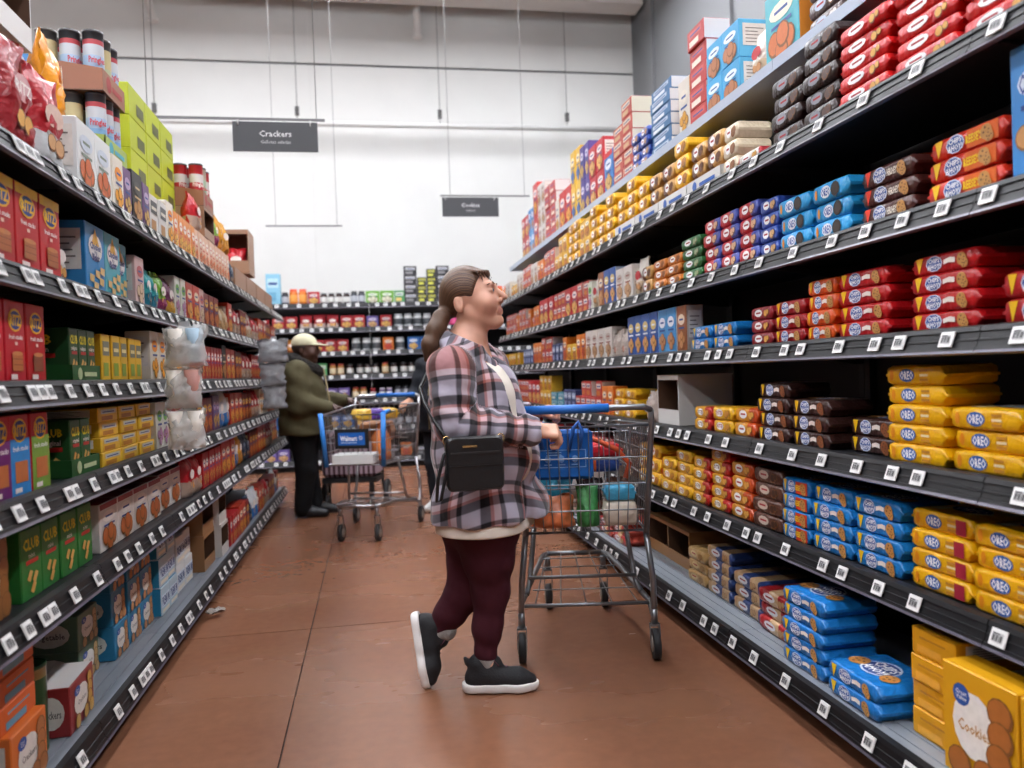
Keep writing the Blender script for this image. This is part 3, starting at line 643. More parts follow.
# ---- cans, tins, jars
def can(key, desc, r, h, bands, name='crisp_can', cat='can', logo=None, lid='d8d2c0'):
    ms = [mat('can_' + c, c, .3, metal=.15) for _, c in bands]; prof = [(r * .97, 0), (r, .004)]; mm = [ms[0], ms[0]]; z = 0
    prof = [(r * .96, 0)] + [(r, .004)]; mm = [ms[0]]
    for (f, c), m_ in zip(bands, ms): prof.append((r, h * f)); mm.append(m_)
    prof += [(r * 1.03, h * .965), (r * 1.03, h), (r * .94, h), (r * .93, h * .992)]; lm = mat('can_lid_' + lid, lid, .35); mm += [lm] * 4
    mb = MB().lathe(prof, ms[0], 16, (0, r, 0), mats=mm)
    ex = None
    if logo:
        P = Print(); P.text('Pringles', 0, h * .5, h * .1, logo, r * 1.5, .03)
        P.v = [((r + .0035 - v[1]) * math.sin(v[0] / r), r - (r + .0035 - v[1]) * math.cos(v[0] / r), v[2]) for v in P.v]; ex = [('front_print', P.mesh('front_print'))]
    kind(key, name, cat, desc, 2 * r, 2 * r, h, mb, extra=ex)
can('p_blue', 'blue chip can with black lid', .038, .24, [(.4, '8ab4dc'), (.58, 'aac4dc'), (.76, 'c8ccd0'), (.84, 'b84a50'), (.96, '2c2c2e')], logo='c84a50', lid='4a4a4c')
can('p_gold', 'blue chip can with gold back', .038, .24, [(.3, '8ab4dc'), (.5, 'b8bc9a'), (.82, 'c8b888'), (.96, '3c3a38')], lid='55504a')
can('p_red', 'red stacked chip can', .038, .24, [(.2, 'a8242c'), (.55, 'c0303a'), (.75, 'd8d0cc'), (.96, 'b82a30')], logo='f0e0d8', lid='4a4444')
can('p_grn', 'pale green stacked chip can', .038, .24, [(.5, '8fbc98'), (.7, 'a8c8a8'), (.96, 'c8b8a0')], logo='c8303a', lid='4a4a48')
can('tin', 'round dark green biscuit tin', .055, .26, [(.03, '8a7a4a'), (.3, '1c4a2c'), (.85, '1a4428'), (.96, '8a7a4a')], name='biscuit_tin', cat='tin', lid='1f5030')
def jar(key, desc, r, h, c1, c2, c3='dcdcd8', name='jar', cat='jar'):
    m1, m2, m3 = mat('jar_' + c1, c1, .2), mat('jar_' + c2, c2, .4), mat('jar_' + c3, c3, .4)
    mb = MB().lathe([(r * .92, 0), (r, .006), (r, h * .15), (r * 1.005, h * .16), (r * 1.005, h * .62), (r, h * .63), (r, h * .76), (r * .8, h * .84), (r * .82, h * .85), (r * .84, h), (r * .8, h)], m1, 12, (0, r, 0), mats=[m1, m1, m1, m3, m3, m1, m1, m1, m2, m2])
    kind(key, name, cat, desc, 2 * r, 2 * r, h, mb)
jar('j_dark', 'dark brown spread jar', .045, .14, '3a2420', '2a2a2c')
jar('j_red', 'red lidded preserve jar', .042, .13, '7a2430', 'b82a30')
jar('j_pink', 'pink tub with white lid', .055, .15, 'c8346c', 'e0d8d8', 'd85a8c')
jar('j_wht', 'white tub with clear dome lid', .06, .17, 'd0d4d4', 'b8bcc0', '4a4e52')
jar('j_vio', 'violet labelled jar', .04, .13, '6a5a8c', 'c8c0d0')
jar('j_tan', 'tan peanut jar', .045, .15, 'b8844a', 'a8382c', 'e2d2b0')
jar('j_grey', 'grey labelled canister', .045, .16, '3a3c44', '1c1c20', 'b8bcc4')
jar('j_org', 'orange drink canister', .055, .2, 'd8742c', 'd8502c', 'e8a04a', 'canister')
CE = dict(name='grocery_box', cat='box', near=False)
carton('e_cyan', 'tall pale cyan box', '8ac4dc', .18, .12, .4, style='plain', c1='b8dce8', c2='6aa8c8', **CE)
carton('e_black', 'black and white grocery box', '2c2c30', .17, .1, .12, style='plain', c1='c8c8c8', c2='8a8a8c', **CE)
carton('e_yel', 'black box with yellow label', '2c2c2c', .12, .1, .11, style='plain', c1='c8c42c', c2='d8d85a', **CE)
carton('e_lime', 'lime green grocery box', '6aa838', .18, .1, .16, style='pic', c1='e8f0d8', c2='d8d8c0', **CE)
carton('e_org', 'orange grocery box', 'd8782c', .14, .1, .17, style='pic', c1='f0dcc0', c2='b83a2c', **CE)
carton('e_blue', 'blue grocery box', '2f6ab0', .15, .1, .17, style='pic', c1='d8e4f0', c2='d0a860', **CE)
carton('e_red', 'red grocery box', 'b02c34', .15, .1, .16, style='pic', c1='e8d8d0', c2='d8a858', **CE)
carton('e_vio', 'violet grocery box', '6a5a9c', .15, .1, .15, style='pic', c1='d8d0e4', c2='c8a070', **CE)
carton('e_grn', 'green and white grocery box', '4a9458', .13, .1, .16, style='plain', c1='d8e4d0', c2='e8c87a', **CE)
bag('e_bgred', 'red snack pouch', 'b8303a', 'd8c8c0', w=.16, h=.18, seed=21); bag('e_bgorg', 'orange snack pouch', 'd88a34', 'c86a2c', w=.15, h=.17, seed=22)
bag('e_bgpink', 'crimson snack pouch', 'b82c54', 'a02448', w=.16, h=.2, seed=23); bag('e_bggrn', 'leaf green snack pouch', '5a9a3a', '2c5a2c', w=.16, h=.17, seed=24); bag('e_bgblu', 'blue snack pouch', '2c6cac', 'd0d8e0', w=.16, h=.17, seed=25)

# ------------------------------------------------------------------ placing
SHELF = {}
for i, h in enumerate(RH): SHELF['r%d' % (i + 1)] = ('R', 1.5, h + .0005, ['first', 'second', 'third', 'fourth', 'fifth'][i] + ' right shelf')
SHELF['r0'] = ('R', 1.64, 2.4005, 'right top ledge'); SHELF['r6'] = ('R', 1.38, .139, 'right bottom deck')
for i, h in enumerate(LH): SHELF['l%d' % (i + 1)] = ('L', -.88, h + .0005, ['first', 'second', 'third', 'fourth', 'fifth'][i] + ' left shelf')
SHELF['l6'] = ('L', -.9, .139, 'left bottom deck')
for i, h in enumerate(BH): SHELF['b%d' % (i + 1)] = ('B', 10.6, h + .0005, ['first', 'second', 'third', 'fourth', 'fifth', 'sixth'][i] + ' end shelf')
SHELF['b7'] = ('B', 10.58, .139, 'end bottom deck')
PLACED = []
def place(key, shelf, along, sb=.03, dz=0., rot=0., tier=0, tiers=1, row=0, top=False, lab=None, col=None):
    k = KINDS[key]; side, X, z, sn = SHELF[shelf]
    if side == 'R': loc, rz = (X + sb, along, z + dz), -PI / 2
    elif side == 'L': loc, rz = (X - sb, along, z + dz), PI / 2
    else: loc, rz = (along, X + sb, z + dz), 0
    if rot and k.cat in ('can', 'jar', 'tin'):      # turn round things about their own axis
        r_ = k.w / 2; loc = (loc[0] - r_ * math.sin(rz) + r_ * math.sin(rz + rot), loc[1] + r_ * math.cos(rz) - r_ * math.cos(rz + rot), loc[2])
    o = put(k.name, k.body, None, loc, rz + rot); o['category'] = k.cat; o['group'] = f'{k.desc} on {sn}'
    for nm, me in k.parts: put(nm, me, o)
    if top and k.top: put('top_print', k.top, o)
    PLACED.append([o, k.desc, sn, side, along, tier, tiers, row, lab, col if col is not None else round(along, 2)])
    return o
def stack(shelf, y, key, cols=1, tiers=1, sb=.03, rows=1, gap=.008, jit=1., dz=0., rot=0., back=0):
    """cols columns from y away from the camera, returns the far end"""
    k = KINDS[key]; rd = random
    for c in range(cols):
        yc = y + k.w / 2; n = tiers[c] if isinstance(tiers, (list, tuple)) else tiers
        for r in range(rows):
            nn = n if r == 0 else n - (back if back else 0)
            for t in range(nn):
                j = jit * (.005 if t else .002); a = jit * (.02 if k.cat in ('cookie pack', 'biscuit pack') else .01)
                place(key, shelf, yc + rd.uniform(-j, j) * .5, sb + r * (k.d + .012) + abs(rd.uniform(0, j * 2.5)), dz + t * (k.h + .0008), rot + rd.uniform(-a, a), t, nn, r, t == nn - 1, col=round(yc, 3))
        y += k.w + gap
    return y
def run(shelf, y, items, **kw):
    for it in items:
        if isinstance(it, (int, float)): y = it; continue
        key, cols, tiers = it[:3]; o = dict(kw); o.update(it[3] if len(it) > 3 else {})
        y = stack(shelf, y, key, cols, tiers, **o)
    return y
def fill(shelf, y0, y1, keys, room, sb=.03, maxt=6):
    y = y0
    while y < y1 - .05:
        key = random.choice(keys); k = KINDS[key]; c = random.randint(1, 3)
        while c > 1 and y + c * (k.w + .01) > y1: c -= 1
        if y + k.w > y1 + .02: break
        t = max(1, min(maxt, int(room * random.uniform(.6, 1) / k.h)))
        if k.cat in ('bag', 'can', 'jar', 'tin') : t = 1
        y = stack(shelf, y, key, c, t, sb + random.uniform(0, .04), gap=.012) + random.uniform(.005, .03)

# right side, near to far
run('r0', 2.06, [('o_cyan', 1, 2), ('s_graystack', 2, [6, 5]), 2.80, ('teal_disp', 1, 1), ('bg_white', 1, 1), 3.3, ('cyan_box', 2, 2), ('red_wht', 1, 5), ('org_wht', 1, 1), 4.12, ('wht_blue', 1, 6), ('s_bluesmall', 2, 4, dict(sb=.0)), 4.75, ('red_cream', 2, [5, 4]), ('blue_red', 1, 1), ('red_box', 2, 2), ('purp_box', 2, 2), ('yel_box', 2, 2), ('red_tall', 2, 1), ('org_wht', 1, 1), ('red_wht', 2, 5), ('wht_box', 2, 3), ('red_tall', 1, 2), ('ltblu_tall', 2, 2), ('red_box', 2, 2)], sb=.02)
run('r1', 1.28, [('s_red', 4, [5, 5, 6, 5]), ('s_brown', 2, [5, 4], dict(sb=.02)), 2.86, ('s_whitered', 1, 1), ('s_cream', 1, 3)], sb=.02)
y = 3.22
for i in range(4):
    place('t_white', 'r1', y + .185, .02, col=y); k1 = ['s_goldbrown', 's_gold', 's_goldbrown', 's_gold'][i]; k2 = ['s_goldbrown', 's_goldbrown', 's_gold', 's_gold'][i]
    stack('r1', y + .008, k1, 1, 3 + i % 2, .035, dz=.0052, jit=.3); stack('r1', y + .188, k2, 1, 3, .035, dz=.0052, jit=.3); y += .378
fill('r1', run('r1', y + .02, [('s_gold', 3, [4, 3, 4]), ('y_small', 2, 2), ('s_gold', 2, 4), ('y_small', 3, [2, 2, 1]), ('rw_small', 3, 2), ('or_small', 2, 1), ('wht_box', 2, 1), ('rw_small', 3, 2)], sb=.02) + .01, 8.98, ['rw_small', 'or_small', 'y_small', 'wht_box'], 0.27, .02)
fill('r2', run('r2', 1.485, [('b_tall', 1, 1, dict(sb=.012)), 1.67, ('a_reese', 1, 3, dict(rows=2)), 1.99, ('a_hershey', 1, 3), 2.30, ('o_cyan', 2, 3), ('s_bluesmall', 1, 4), ('s_redblue', 3, 4), 3.45, ('s_green', 1, 4), ('s_orange', 2, 3), ('s_goldbrown', 1, 2), ('bg_white', 1, 1, dict(sb=.03)), ('wht_box', 2, 1), ('blu_tall', 2, 1), ('brn_tall', 1, 1), ('bg_white', 1, 1), ('whtgrn', 1, 1), ('rw_small', 2, 2), ('red_box', 2, 1), ('rw_small', 3, 2), ('red_box', 3, 1), ('or_small', 2, 1)], sb=.02) + .01, 8.98, ['red_box', 'rw_small', 'or_small'], 0.3, .02)
fill('r3', run('r3', 1.44, [('a_red_big', 1, 2), 1.76, ('a_red', 1, 4, dict(rows=2)), 2.12, ('a_red', 1, 4), ('a_orange', 1, 4), ('a_dred', 1, 3), ('s_maroon', 1, 3), 3.12, ('a_blue', 2, 2), 3.66, ('brn_tall', 1, 1), ('ltblu_tall', 2, 1), ('blu_tall', 4, 1), ('bg_clear', 2, 1), ('wht_box', 4, 1), ('or_small', 2, 1), ('y_small', 2, 1), ('or_small', 1, 1), ('navy_small', 3, 1), ('rw_small', 3, 2), ('or_small', 3, 1), ('navy_small', 4, 1)], sb=.02) + .01, 8.98, ['navy_small', 'or_small', 'rw_small', 'y_small'], 0.24, .02)
fill('r4', run('r4', 1.36, [('o_gold_wide', 1, 2), 1.645, ('o_gold', 1, 3, dict(sb=.03)), 1.90, ('o_gold', 1, 5, dict(sb=.02)), 2.17, ('a_choc', 1, 2, dict(sb=.07, rows=2)), 2.45, ('a_choc', 2, [3, 4]), 2.97, ('s_amber', 1, 2), ('s_yellow', 1, 2), ('s_yellowred', 1, 2), 3.83, ('c_white', 1, 1, dict(sb=.04)), ('bg_clear', 1, 1), 4.45, ('s_yellow', 2, 3), ('or_small', 2, 1), ('rw_small', 5, [2, 1, 2, 2, 1]), ('navy_small', 3, 1), ('teal_flat', 2, 2), ('y_small', 3, 2), ('red_box', 3, 1), ('rw_small', 4, 2)], sb=.02) + .01, 8.98, ['rw_small', 'y_small', 'red_box'], 0.28, .02)
fill('r5', run('r5', 1.31, [('o_gold_red', 1, 4), 1.568, ('o_gold_red', 1, 4), ('o_gold_red', 1, 4, dict(sb=.03)), 2.09, ('a_blue', 2, 4), ('a_blue_reese', 1, 4), 2.78, ('s_umber', 1, 4), ('s_amber', 1, 4), ('s_yellowred', 2, [5, 4]), ('s_yellow', 2, [4, 3]), ('s_gold', 2, 3), ('s_umber', 2, 4), ('s_maroon', 3, 4), ('s_orange', 3, 4), ('s_red', 2, 4), ('s_tealsmall', 3, 3)], sb=.02) + .01, 8.98, ['s_tealsmall', 's_orange', 's_red'], 0.25, .02)
fill('r6', run('r6', 1.33, [('y_big', 2, 1, dict(sb=.05, jit=.3)), 1.84, ('y_flat', 1, 4, dict(sb=.1)), 2.06, ('a_blue_big', 1, 2, dict(sb=.03)), 2.36, ('a_blue_big', 1, 5, dict(sb=.04)), 2.70, ('w_red', 1, 3, dict(sb=.12)), ('w_blue', 2, [3, 4], dict(sb=.14)), ('w_tan', 1, 3, dict(sb=.14)), 3.85, ('c_brown', 2, 1, dict(sb=.2)), ('w_red', 2, 3), ('s_umber', 3, 3), ('w_tan', 3, 3), ('s_maroon', 4, 4)], sb=.06) + .01, 8.98, ['s_maroon', 'w_tan', 's_umber'], 0.28, .02)
place('y_flat', 'r6', 1.64, .19); place('y_flat', 'r6', 1.64, .19, dz=.0758, tier=1, tiers=3); place('y_flat', 'r6', 1.64, .19, dz=.1516, tier=2, tiers=3)
place('a_blue', 'r5', 2.02, .24, tier=0, tiers=1, row=1)
for t in range(4): place('a_blue', 'r5', 2.02, .24, dz=.0568 * (t + 1), tier=t + 1, tiers=5, row=1)
# left side, near to far
run('l1', 1.86, [('bg_red', 2, 1, dict(rot=.12)), ('bg_red2', 1, 1), ('bg_red', 1, 1, dict(rot=-.1)), 2.74, ('wht_pizza', 2, 1), 3.1, ('wht_or', 1, 1), ('purp', 1, 1), ('blk', 1, 1), ('purp', 1, 1), ('wht_blk', 2, 1), ('wht_or', 1, 1), ('or_thin', 5, 1), ('peach_thin', 11, 1), 5.52, ('bg_navy', 1, 1)], sb=.02)
fill('l2', run('l2', 1.96, [('ritz_fam', 4, 1), 2.6, ('bg_blue', 1, 1, dict(sb=.05)), 2.78, ('biskit', 1, 1), ('biskit_teal', 1, 1), ('biskit_teal', 1, 1, dict(sb=.05)), ('pinkwht', 1, 1), ('bg_teal', 2, 1), ('bg_green', 1, 1), ('bg_purple', 1, 1), ('whtgrn', 2, 1), ('redor', 2, 1), ('pinkwht', 1, 1), ('maroon', 3, 1), ('bg_tan', 2, 1), ('redor', 1, 1), ('bg_scar', 2, 1), ('maroon', 2, 1), ('bg_white', 2, 1), ('bg_scar', 2, 1), ('redor', 3, 1), ('maroon', 2, 1)], sb=.02) + .01, 8.12, ['redor', 'maroon', 'bg_scar'], 0.2, .02)
place('t_green', 'l3', 2.74, .02)
fill('l3', run('l3', 1.92, [('ritz_red', 3, 1), ('ritz_brown', 1, 1), 2.625, ('club', 3, 1, dict(dz=.0052, sb=.03, jit=0, gap=.002)), 2.9, ('yel_tall', 1, 1), 3.0, ('yel_tall', 1, 1), 3.1, ('yel_tall', 1, 1), 3.2, ('yel_tall', 2, 1), 3.5, ('wht_or', 2, 1), 3.78, ('blk', 1, 1), ('wht_or', 1, 1), ('red_thin', 12, 1), ('blk', 1, 1), ('redor', 2, 1), ('maroon', 2, 1), ('bg_scar', 3, 1), ('red_thin', 6, 1), ('redor', 3, 1), ('maroon', 3, 1)], sb=.02) + .01, 8.12, ['red_thin', 'redor', 'maroon'], 0.2, .02)
place('t_green', 'l4', 2.70, .02)
fill('l4', run('l4', 1.93, [('ritz_red', 1, 1), ('ritz_purple', 1, 1), ('ritz_blue', 1, 1), ('ritz_green', 1, 1), 2.60, ('club_org', 2, 1, dict(dz=.0052, sb=.03, jit=0, rows=2, gap=.004)), 2.86, ('yel_flat', 2, 4), 3.3, ('yel_flat', 1, 4), 3.54, ('whtgrn', 2, 1), 3.78, ('pinkwht', 2, 1), ('blk', 2, 1), ('maroon', 3, 1), ('purp', 2, 1), ('bg_wb', 2, 1), ('redor', 3, 1), ('maroon', 3, 1), ('bg_scar', 3, 1), ('wht_or', 4, 1), ('redor', 3, 1)], sb=.02) + .01, 8.12, ['redor', 'wht_or', 'maroon'], 0.2, .02)
fill('l5', run('l5', 1.98, [('gv_tan', 1, 1, dict(rot=.1, sb=.03)), 2.26, ('club_mini', 4, 1, dict(sb=.04)), 2.86, ('redwhite', 4, 1, dict(sb=.04)), 3.7, ('redwhite', 2, 1, dict(sb=.06)), ('bg_scar', 2, 1), ('red_thin', 6, 1), ('redor', 3, 1), ('bg_wb', 1, 1), ('bg_gold', 1, 1), ('bg_navy', 2, 1), ('maroon', 3, 1), ('redor', 3, 1), ('bg_scar', 3, 1)], sb=.02) + .01, 8.12, ['redor', 'bg_scar', 'maroon'], 0.2, .02)
fill('l6', run('l6', 2.2, [('gv_orange_big', 1, 1, dict(sb=.04, jit=.2, rows=2)), 2.2, ('gv_orange', 1, 3, dict(sb=.06, dz=.171)), 2.45, ('tin', 1, 1, dict(sb=.07)), 2.59, ('gv_red', 1, 1, dict(sb=.04, rot=.06)), 3.01, ('gv_green', 1, 2, dict(sb=.15)), 3.26, ('gv_blue', 3, [3, 3, 3], dict(sb=.11)), 3.82, ('prem', 2, 3, dict(sb=.08)), 4.2, ('prem_w', 2, 2, dict(sb=.1)), 4.66, ('c_brown', 1, 2, dict(sb=.06)), 5.02, ('c_white_small', 1, 2, dict(sb=.03)), 5.32, ('red_thin', 4, 1), ('redor', 2, 1), ('maroon', 1, 1), ('bg_navy', 1, 1), ('bg_wb', 2, 1), ('redor', 2, 1), ('bg_scar', 2, 1), ('maroon', 3, 1), ('bg_wb', 1, 1)], sb=.03) + .01, 8.12, ['redor', 'maroon', 'bg_wb'], 0.2, .02)
# left top, set back behind the front row
def left_top(key, y, sb, dz, **k): return place(key, 'l1', y, sb, dz, **k)
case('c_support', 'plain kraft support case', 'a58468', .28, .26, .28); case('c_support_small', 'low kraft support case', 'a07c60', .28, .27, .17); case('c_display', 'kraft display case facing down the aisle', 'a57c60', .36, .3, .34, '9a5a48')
for c in range(3):
    for t in range(5): left_top('lime', 4.02 + .275 * c, .17, .1508 * t, tier=t, tiers=5, col=c)
def can_tray(tr, y, sb, dz, kinds, nx, ny, t_, n_):
    left_top(tr, y, sb, dz); k = KINDS[tr]
    for a in range(ny):
        for b in range(nx):
            yy = y - k.w / 2 + .052 + b * .088; left_top(kinds[(a + b * 2) % len(kinds)], yy, sb + .008 + a * .086, dz + .005, row=0 if a == 0 else a, rot=random.uniform(-1.2, -.7), tier=t_, tiers=n_)
left_top('c_support', 3.5, .12, 0)
can_tray('t_lime', 3.5, .12, .281, ['p_blue', 'p_gold'], 3, 3, 0, 2)
can_tray('t_brownred', 3.5, .12, .5275, ['p_blue', 'p_blue', 'p_gold'], 3, 3, 1, 2)
left_top('c_support', 2.66, .2, 0); left_top('c_support', 2.98, .135, 0); left_top('c_support_small', 2.66, .2, .281); left_top('c_white', 2.67, .17, .452); left_top('bg_orange', 2.98, .14, .281, rot=.3)
left_top('b_tall', 3.03, .29, .281)
left_top('c_support_small', 4.86, .02, .1908); can_tray('t_brownred', 4.86, .02, .3615, ['p_red', 'p_red', 'p_grn'], 3, 3, 0, 1)
left_top('bg_scar', 4.58, .02, .1908); left_top('bg_green', 5.09, .02, .1908); left_top('bg_gold', 5.25, .02, .1908, rot=.2); left_top('bg_gold', 5.4, .02, .1908, rot=-.2)
for i in range(4):
    y = 5.94 + .52 * i; left_top('t_brown', y, .02, .0, col=i)
    if i == 1: continue
    for j in range(3): left_top(['bg_scar', 'bg_tan', 'bg_tan'][(i + j) % 3], y - .16 + .16 * j, .1, .005, rot=random.uniform(-.06, .06), col=i * 3 + j)
left_top('c_display', 6.37, .2, .1908, rot=-PI / 2)
for j in range(2): left_top(['bg_scar', 'bg_wb'][j], 6.40, .12 + .165 * j, .1972, rot=-PI / 2, tier=0, tiers=1)
# far end shelving
run('b1', -1.75, [('e_org', 2, 1), ('e_org', 1, 1), ('e_cyan', 1, 1), ('j_grey', 1, 1), ('j_org', 2, 1), ('e_red', 1, 1), ('j_dark', 4, 1), ('j_grey', 2, 1), ('e_lime', 2, 1), ('e_grn', 1, 1), .47, ('e_black', 1, 4), ('e_yel', 1, 3), ('e_yel', 1, 4), ('e_black', 1, 4), ('e_yel', 1, 3), ('e_black', 1, 2), ('e_blue', 2, 1), ('j_org', 2, 1)], sb=.03)
fill('b2', -1.8, .3, ['e_bgred', 'e_bgorg', 'e_bgpink', 'e_blue', 'e_red', 'e_vio', 'e_bgblu', 'j_wht'], .2); run('b2', .32, [('j_wht', 4, 1), ('j_pink', 4, 1), ('e_blue', 2, 1)])
fill('b3', -1.7, 1.4, ['e_bggrn', 'e_blue', 'e_bgred', 'e_grn', 'e_org', 'e_bgorg', 'e_red', 'j_wht'], .17)
fill('b4', -1.6, 1.4, ['j_dark', 'j_red', 'j_tan', 'j_vio', 'e_grn', 'e_blue', 'j_grey'], .15)
fill('b5', -1.6, 1.4, ['j_vio', 'j_red', 'j_grey', 'e_vio', 'j_tan', 'j_dark'], .15)
fill('b6', -1.4, 1.3, ['e_red', 'e_org', 'j_grey', 'j_tan', 'e_blue'], .15)
fill('b7', -1.4, 1.3, ['e_red', 'e_vio', 'e_black', 'e_org'], .2)
# labels: what it is, which tier, which column, which shelf
ORD = ['first', 'second', 'third', 'fourth', 'fifth', 'sixth', 'seventh', 'eighth', 'ninth', 'tenth', 'eleventh', 'twelfth', 'thirteenth', 'fourteenth', 'fifteenth', 'sixteenth', 'seventeenth', 'eighteenth', 'nineteenth', 'twentieth', 'twenty-first', 'twenty-second', 'twenty-third', 'twenty-fourth', 'twenty-fifth', 'twenty-sixth']
cols = {}
for r in PLACED: cols.setdefault((r[1], r[2]), set()).add(r[9] if r[3] == 'B' else r[9])
for o, desc, sn, side, along, tier, tiers, row, lab, col in PLACED:
    cs = sorted(cols[desc, sn]); bits = [desc]
    if tiers > 1: bits.append('top tier' if tier == tiers - 1 else 'bottom tier' if tier == 0 else ORD[tier] + ' tier')
    if len(cs) > 1:
        i = cs.index(col); bits.append((ORD[i] if i < len(ORD) else 'farthest') + (' column from left' if side == 'B' else ' column'))
    if row: bits.append('rear row' if row == 1 else 'hindmost row')
    o['label'] = ', '.join(bits) + ', on ' + sn
# clear packets on hanging strips in front of the left shelves
PLAST = mat('clear_plastic', 'e0e0dc', .12, alpha=.42, bump=.6, bscale=18); CUPM = mat('paper_white', 'd6cfc4', .6, mottle=.12, mscale=25); SILV = mat('grey_plastic', '8f9296', .16, alpha=.75, bump=.8, bscale=16)
def strip(x, y, z0, z1, n, label, white, big):
    t = empty('hanging_strip', (x, y, 0)); tag(t, f'clear hanging strip clipped to the left shelf edge {label}', 'strip')
    MB().box(-.012, -.002, z0, .012, 0, z1, PLAST).build('strip_band', t); MB().box(-.02, -.003, z1, .02, .012, z1 + .03, mat('clip_grey', '9a9a9a', .4)).build('clip', t)
    for k in range(n):
        h = (z1 - z0) / n; zz = z1 - h * (k + 1) + .01; sd = k + (7 if white else 30)
        wd = big * random.uniform(.85, 1.1)
        o = put('hanging_packet', fix_normals(pouch(wd, .07, h * .97, PLAST if white else SILV, None, .4, .014, sd).mesh('packet')), None, (x + .006 * (-1) ** k, y - .078, zz), random.uniform(-.3, .3))
        tag(o, f'clear plastic packet {"of white cups" if white else "in crinkled grey wrap"}, {ORD[k]} down the strip {label}', 'packet', f'packets on the strip {label}')
        if white:
            for c_ in range(2): MB().lathe([(.022, 0), (.032, h * .8), (.028, h * .8)], [CUPM, mat('cup_blue', '9cb4c4', .6), mat('cup_red', 'b8847a', .6)][(k + c_) % 3] if c_ else CUPM, 10, (-.035 + .07 * c_, .035, .02)).build('paper_cup', o)
strip(-.735, 3.36, .93, 1.42, 3, 'beside the yellow boxes', True, .16)
strip(-.715, 6.15, .98, 1.5, 3, 'beside the man', False, .2)
# price sign rails over the aisle
SIGN = mat('sign_grey', '3b3c3f', .5)
def sign(x0, x1, y, z, sx0, sx1, sh, lines, label):
    t = empty('aisle_sign', ((x0 + x1) / 2, y, z)); tag(t, label, 'sign'); cx = (x0 + x1) / 2
    MB().box(x0 - cx, -.008, -.008, x1 - cx, .008, .008, mat('rod_grey', '6c6c6c', .4, metal=.5)).build('sign_rail', t)
    for x in (x0 + .12, x1 - .06): MB().tube([(x - cx, 0, .008), (x - cx, 0, 7.58 - z)], .003, WIRE, 5).build('suspension_wire', t)
    if sx0 is None: return
    b = MB().box(sx0 - cx, -.006, -sh - .02, sx1 - cx, .006, -.02, SIGN).build('sign_board', t)
    for x in (sx0 + .04, sx1 - .05): MB().tube([(x - cx, 0, 0), (x - cx, -.012, -.02), (x - cx, -.012, -.05)], .005, mat('hook', 'c8c8c6', .3), 5).build('hook', b)
    P = Print(); c = (sx0 + sx1) / 2 - cx; P.l = .007; P.text(lines[0], c, -.02 - sh * .4, sh * .2, 'd8d8d8', None, .005); P.text(lines[1], c, -.02 - sh * .68, sh * .11, 'b8b8b8', None, .0); P.build('lettering', b)
sign(-1.62, -.27, 6.0, 3.105, -.925, -.325, .215, ('Crackers', 'Galletas saladas'), 'dark grey hanging sign reading Crackers above the left aisle')
sign(.87, 1.94, 9.3, 3.3, .89, 1.56, .225, ('Cookies', 'Galletas'), 'dark grey hanging sign reading Cookies above the far aisle')
sign(-1.2, -.29, 10.0, 3.08, None, None, .2, None, 'thin bare sign rail hanging beyond the crackers')
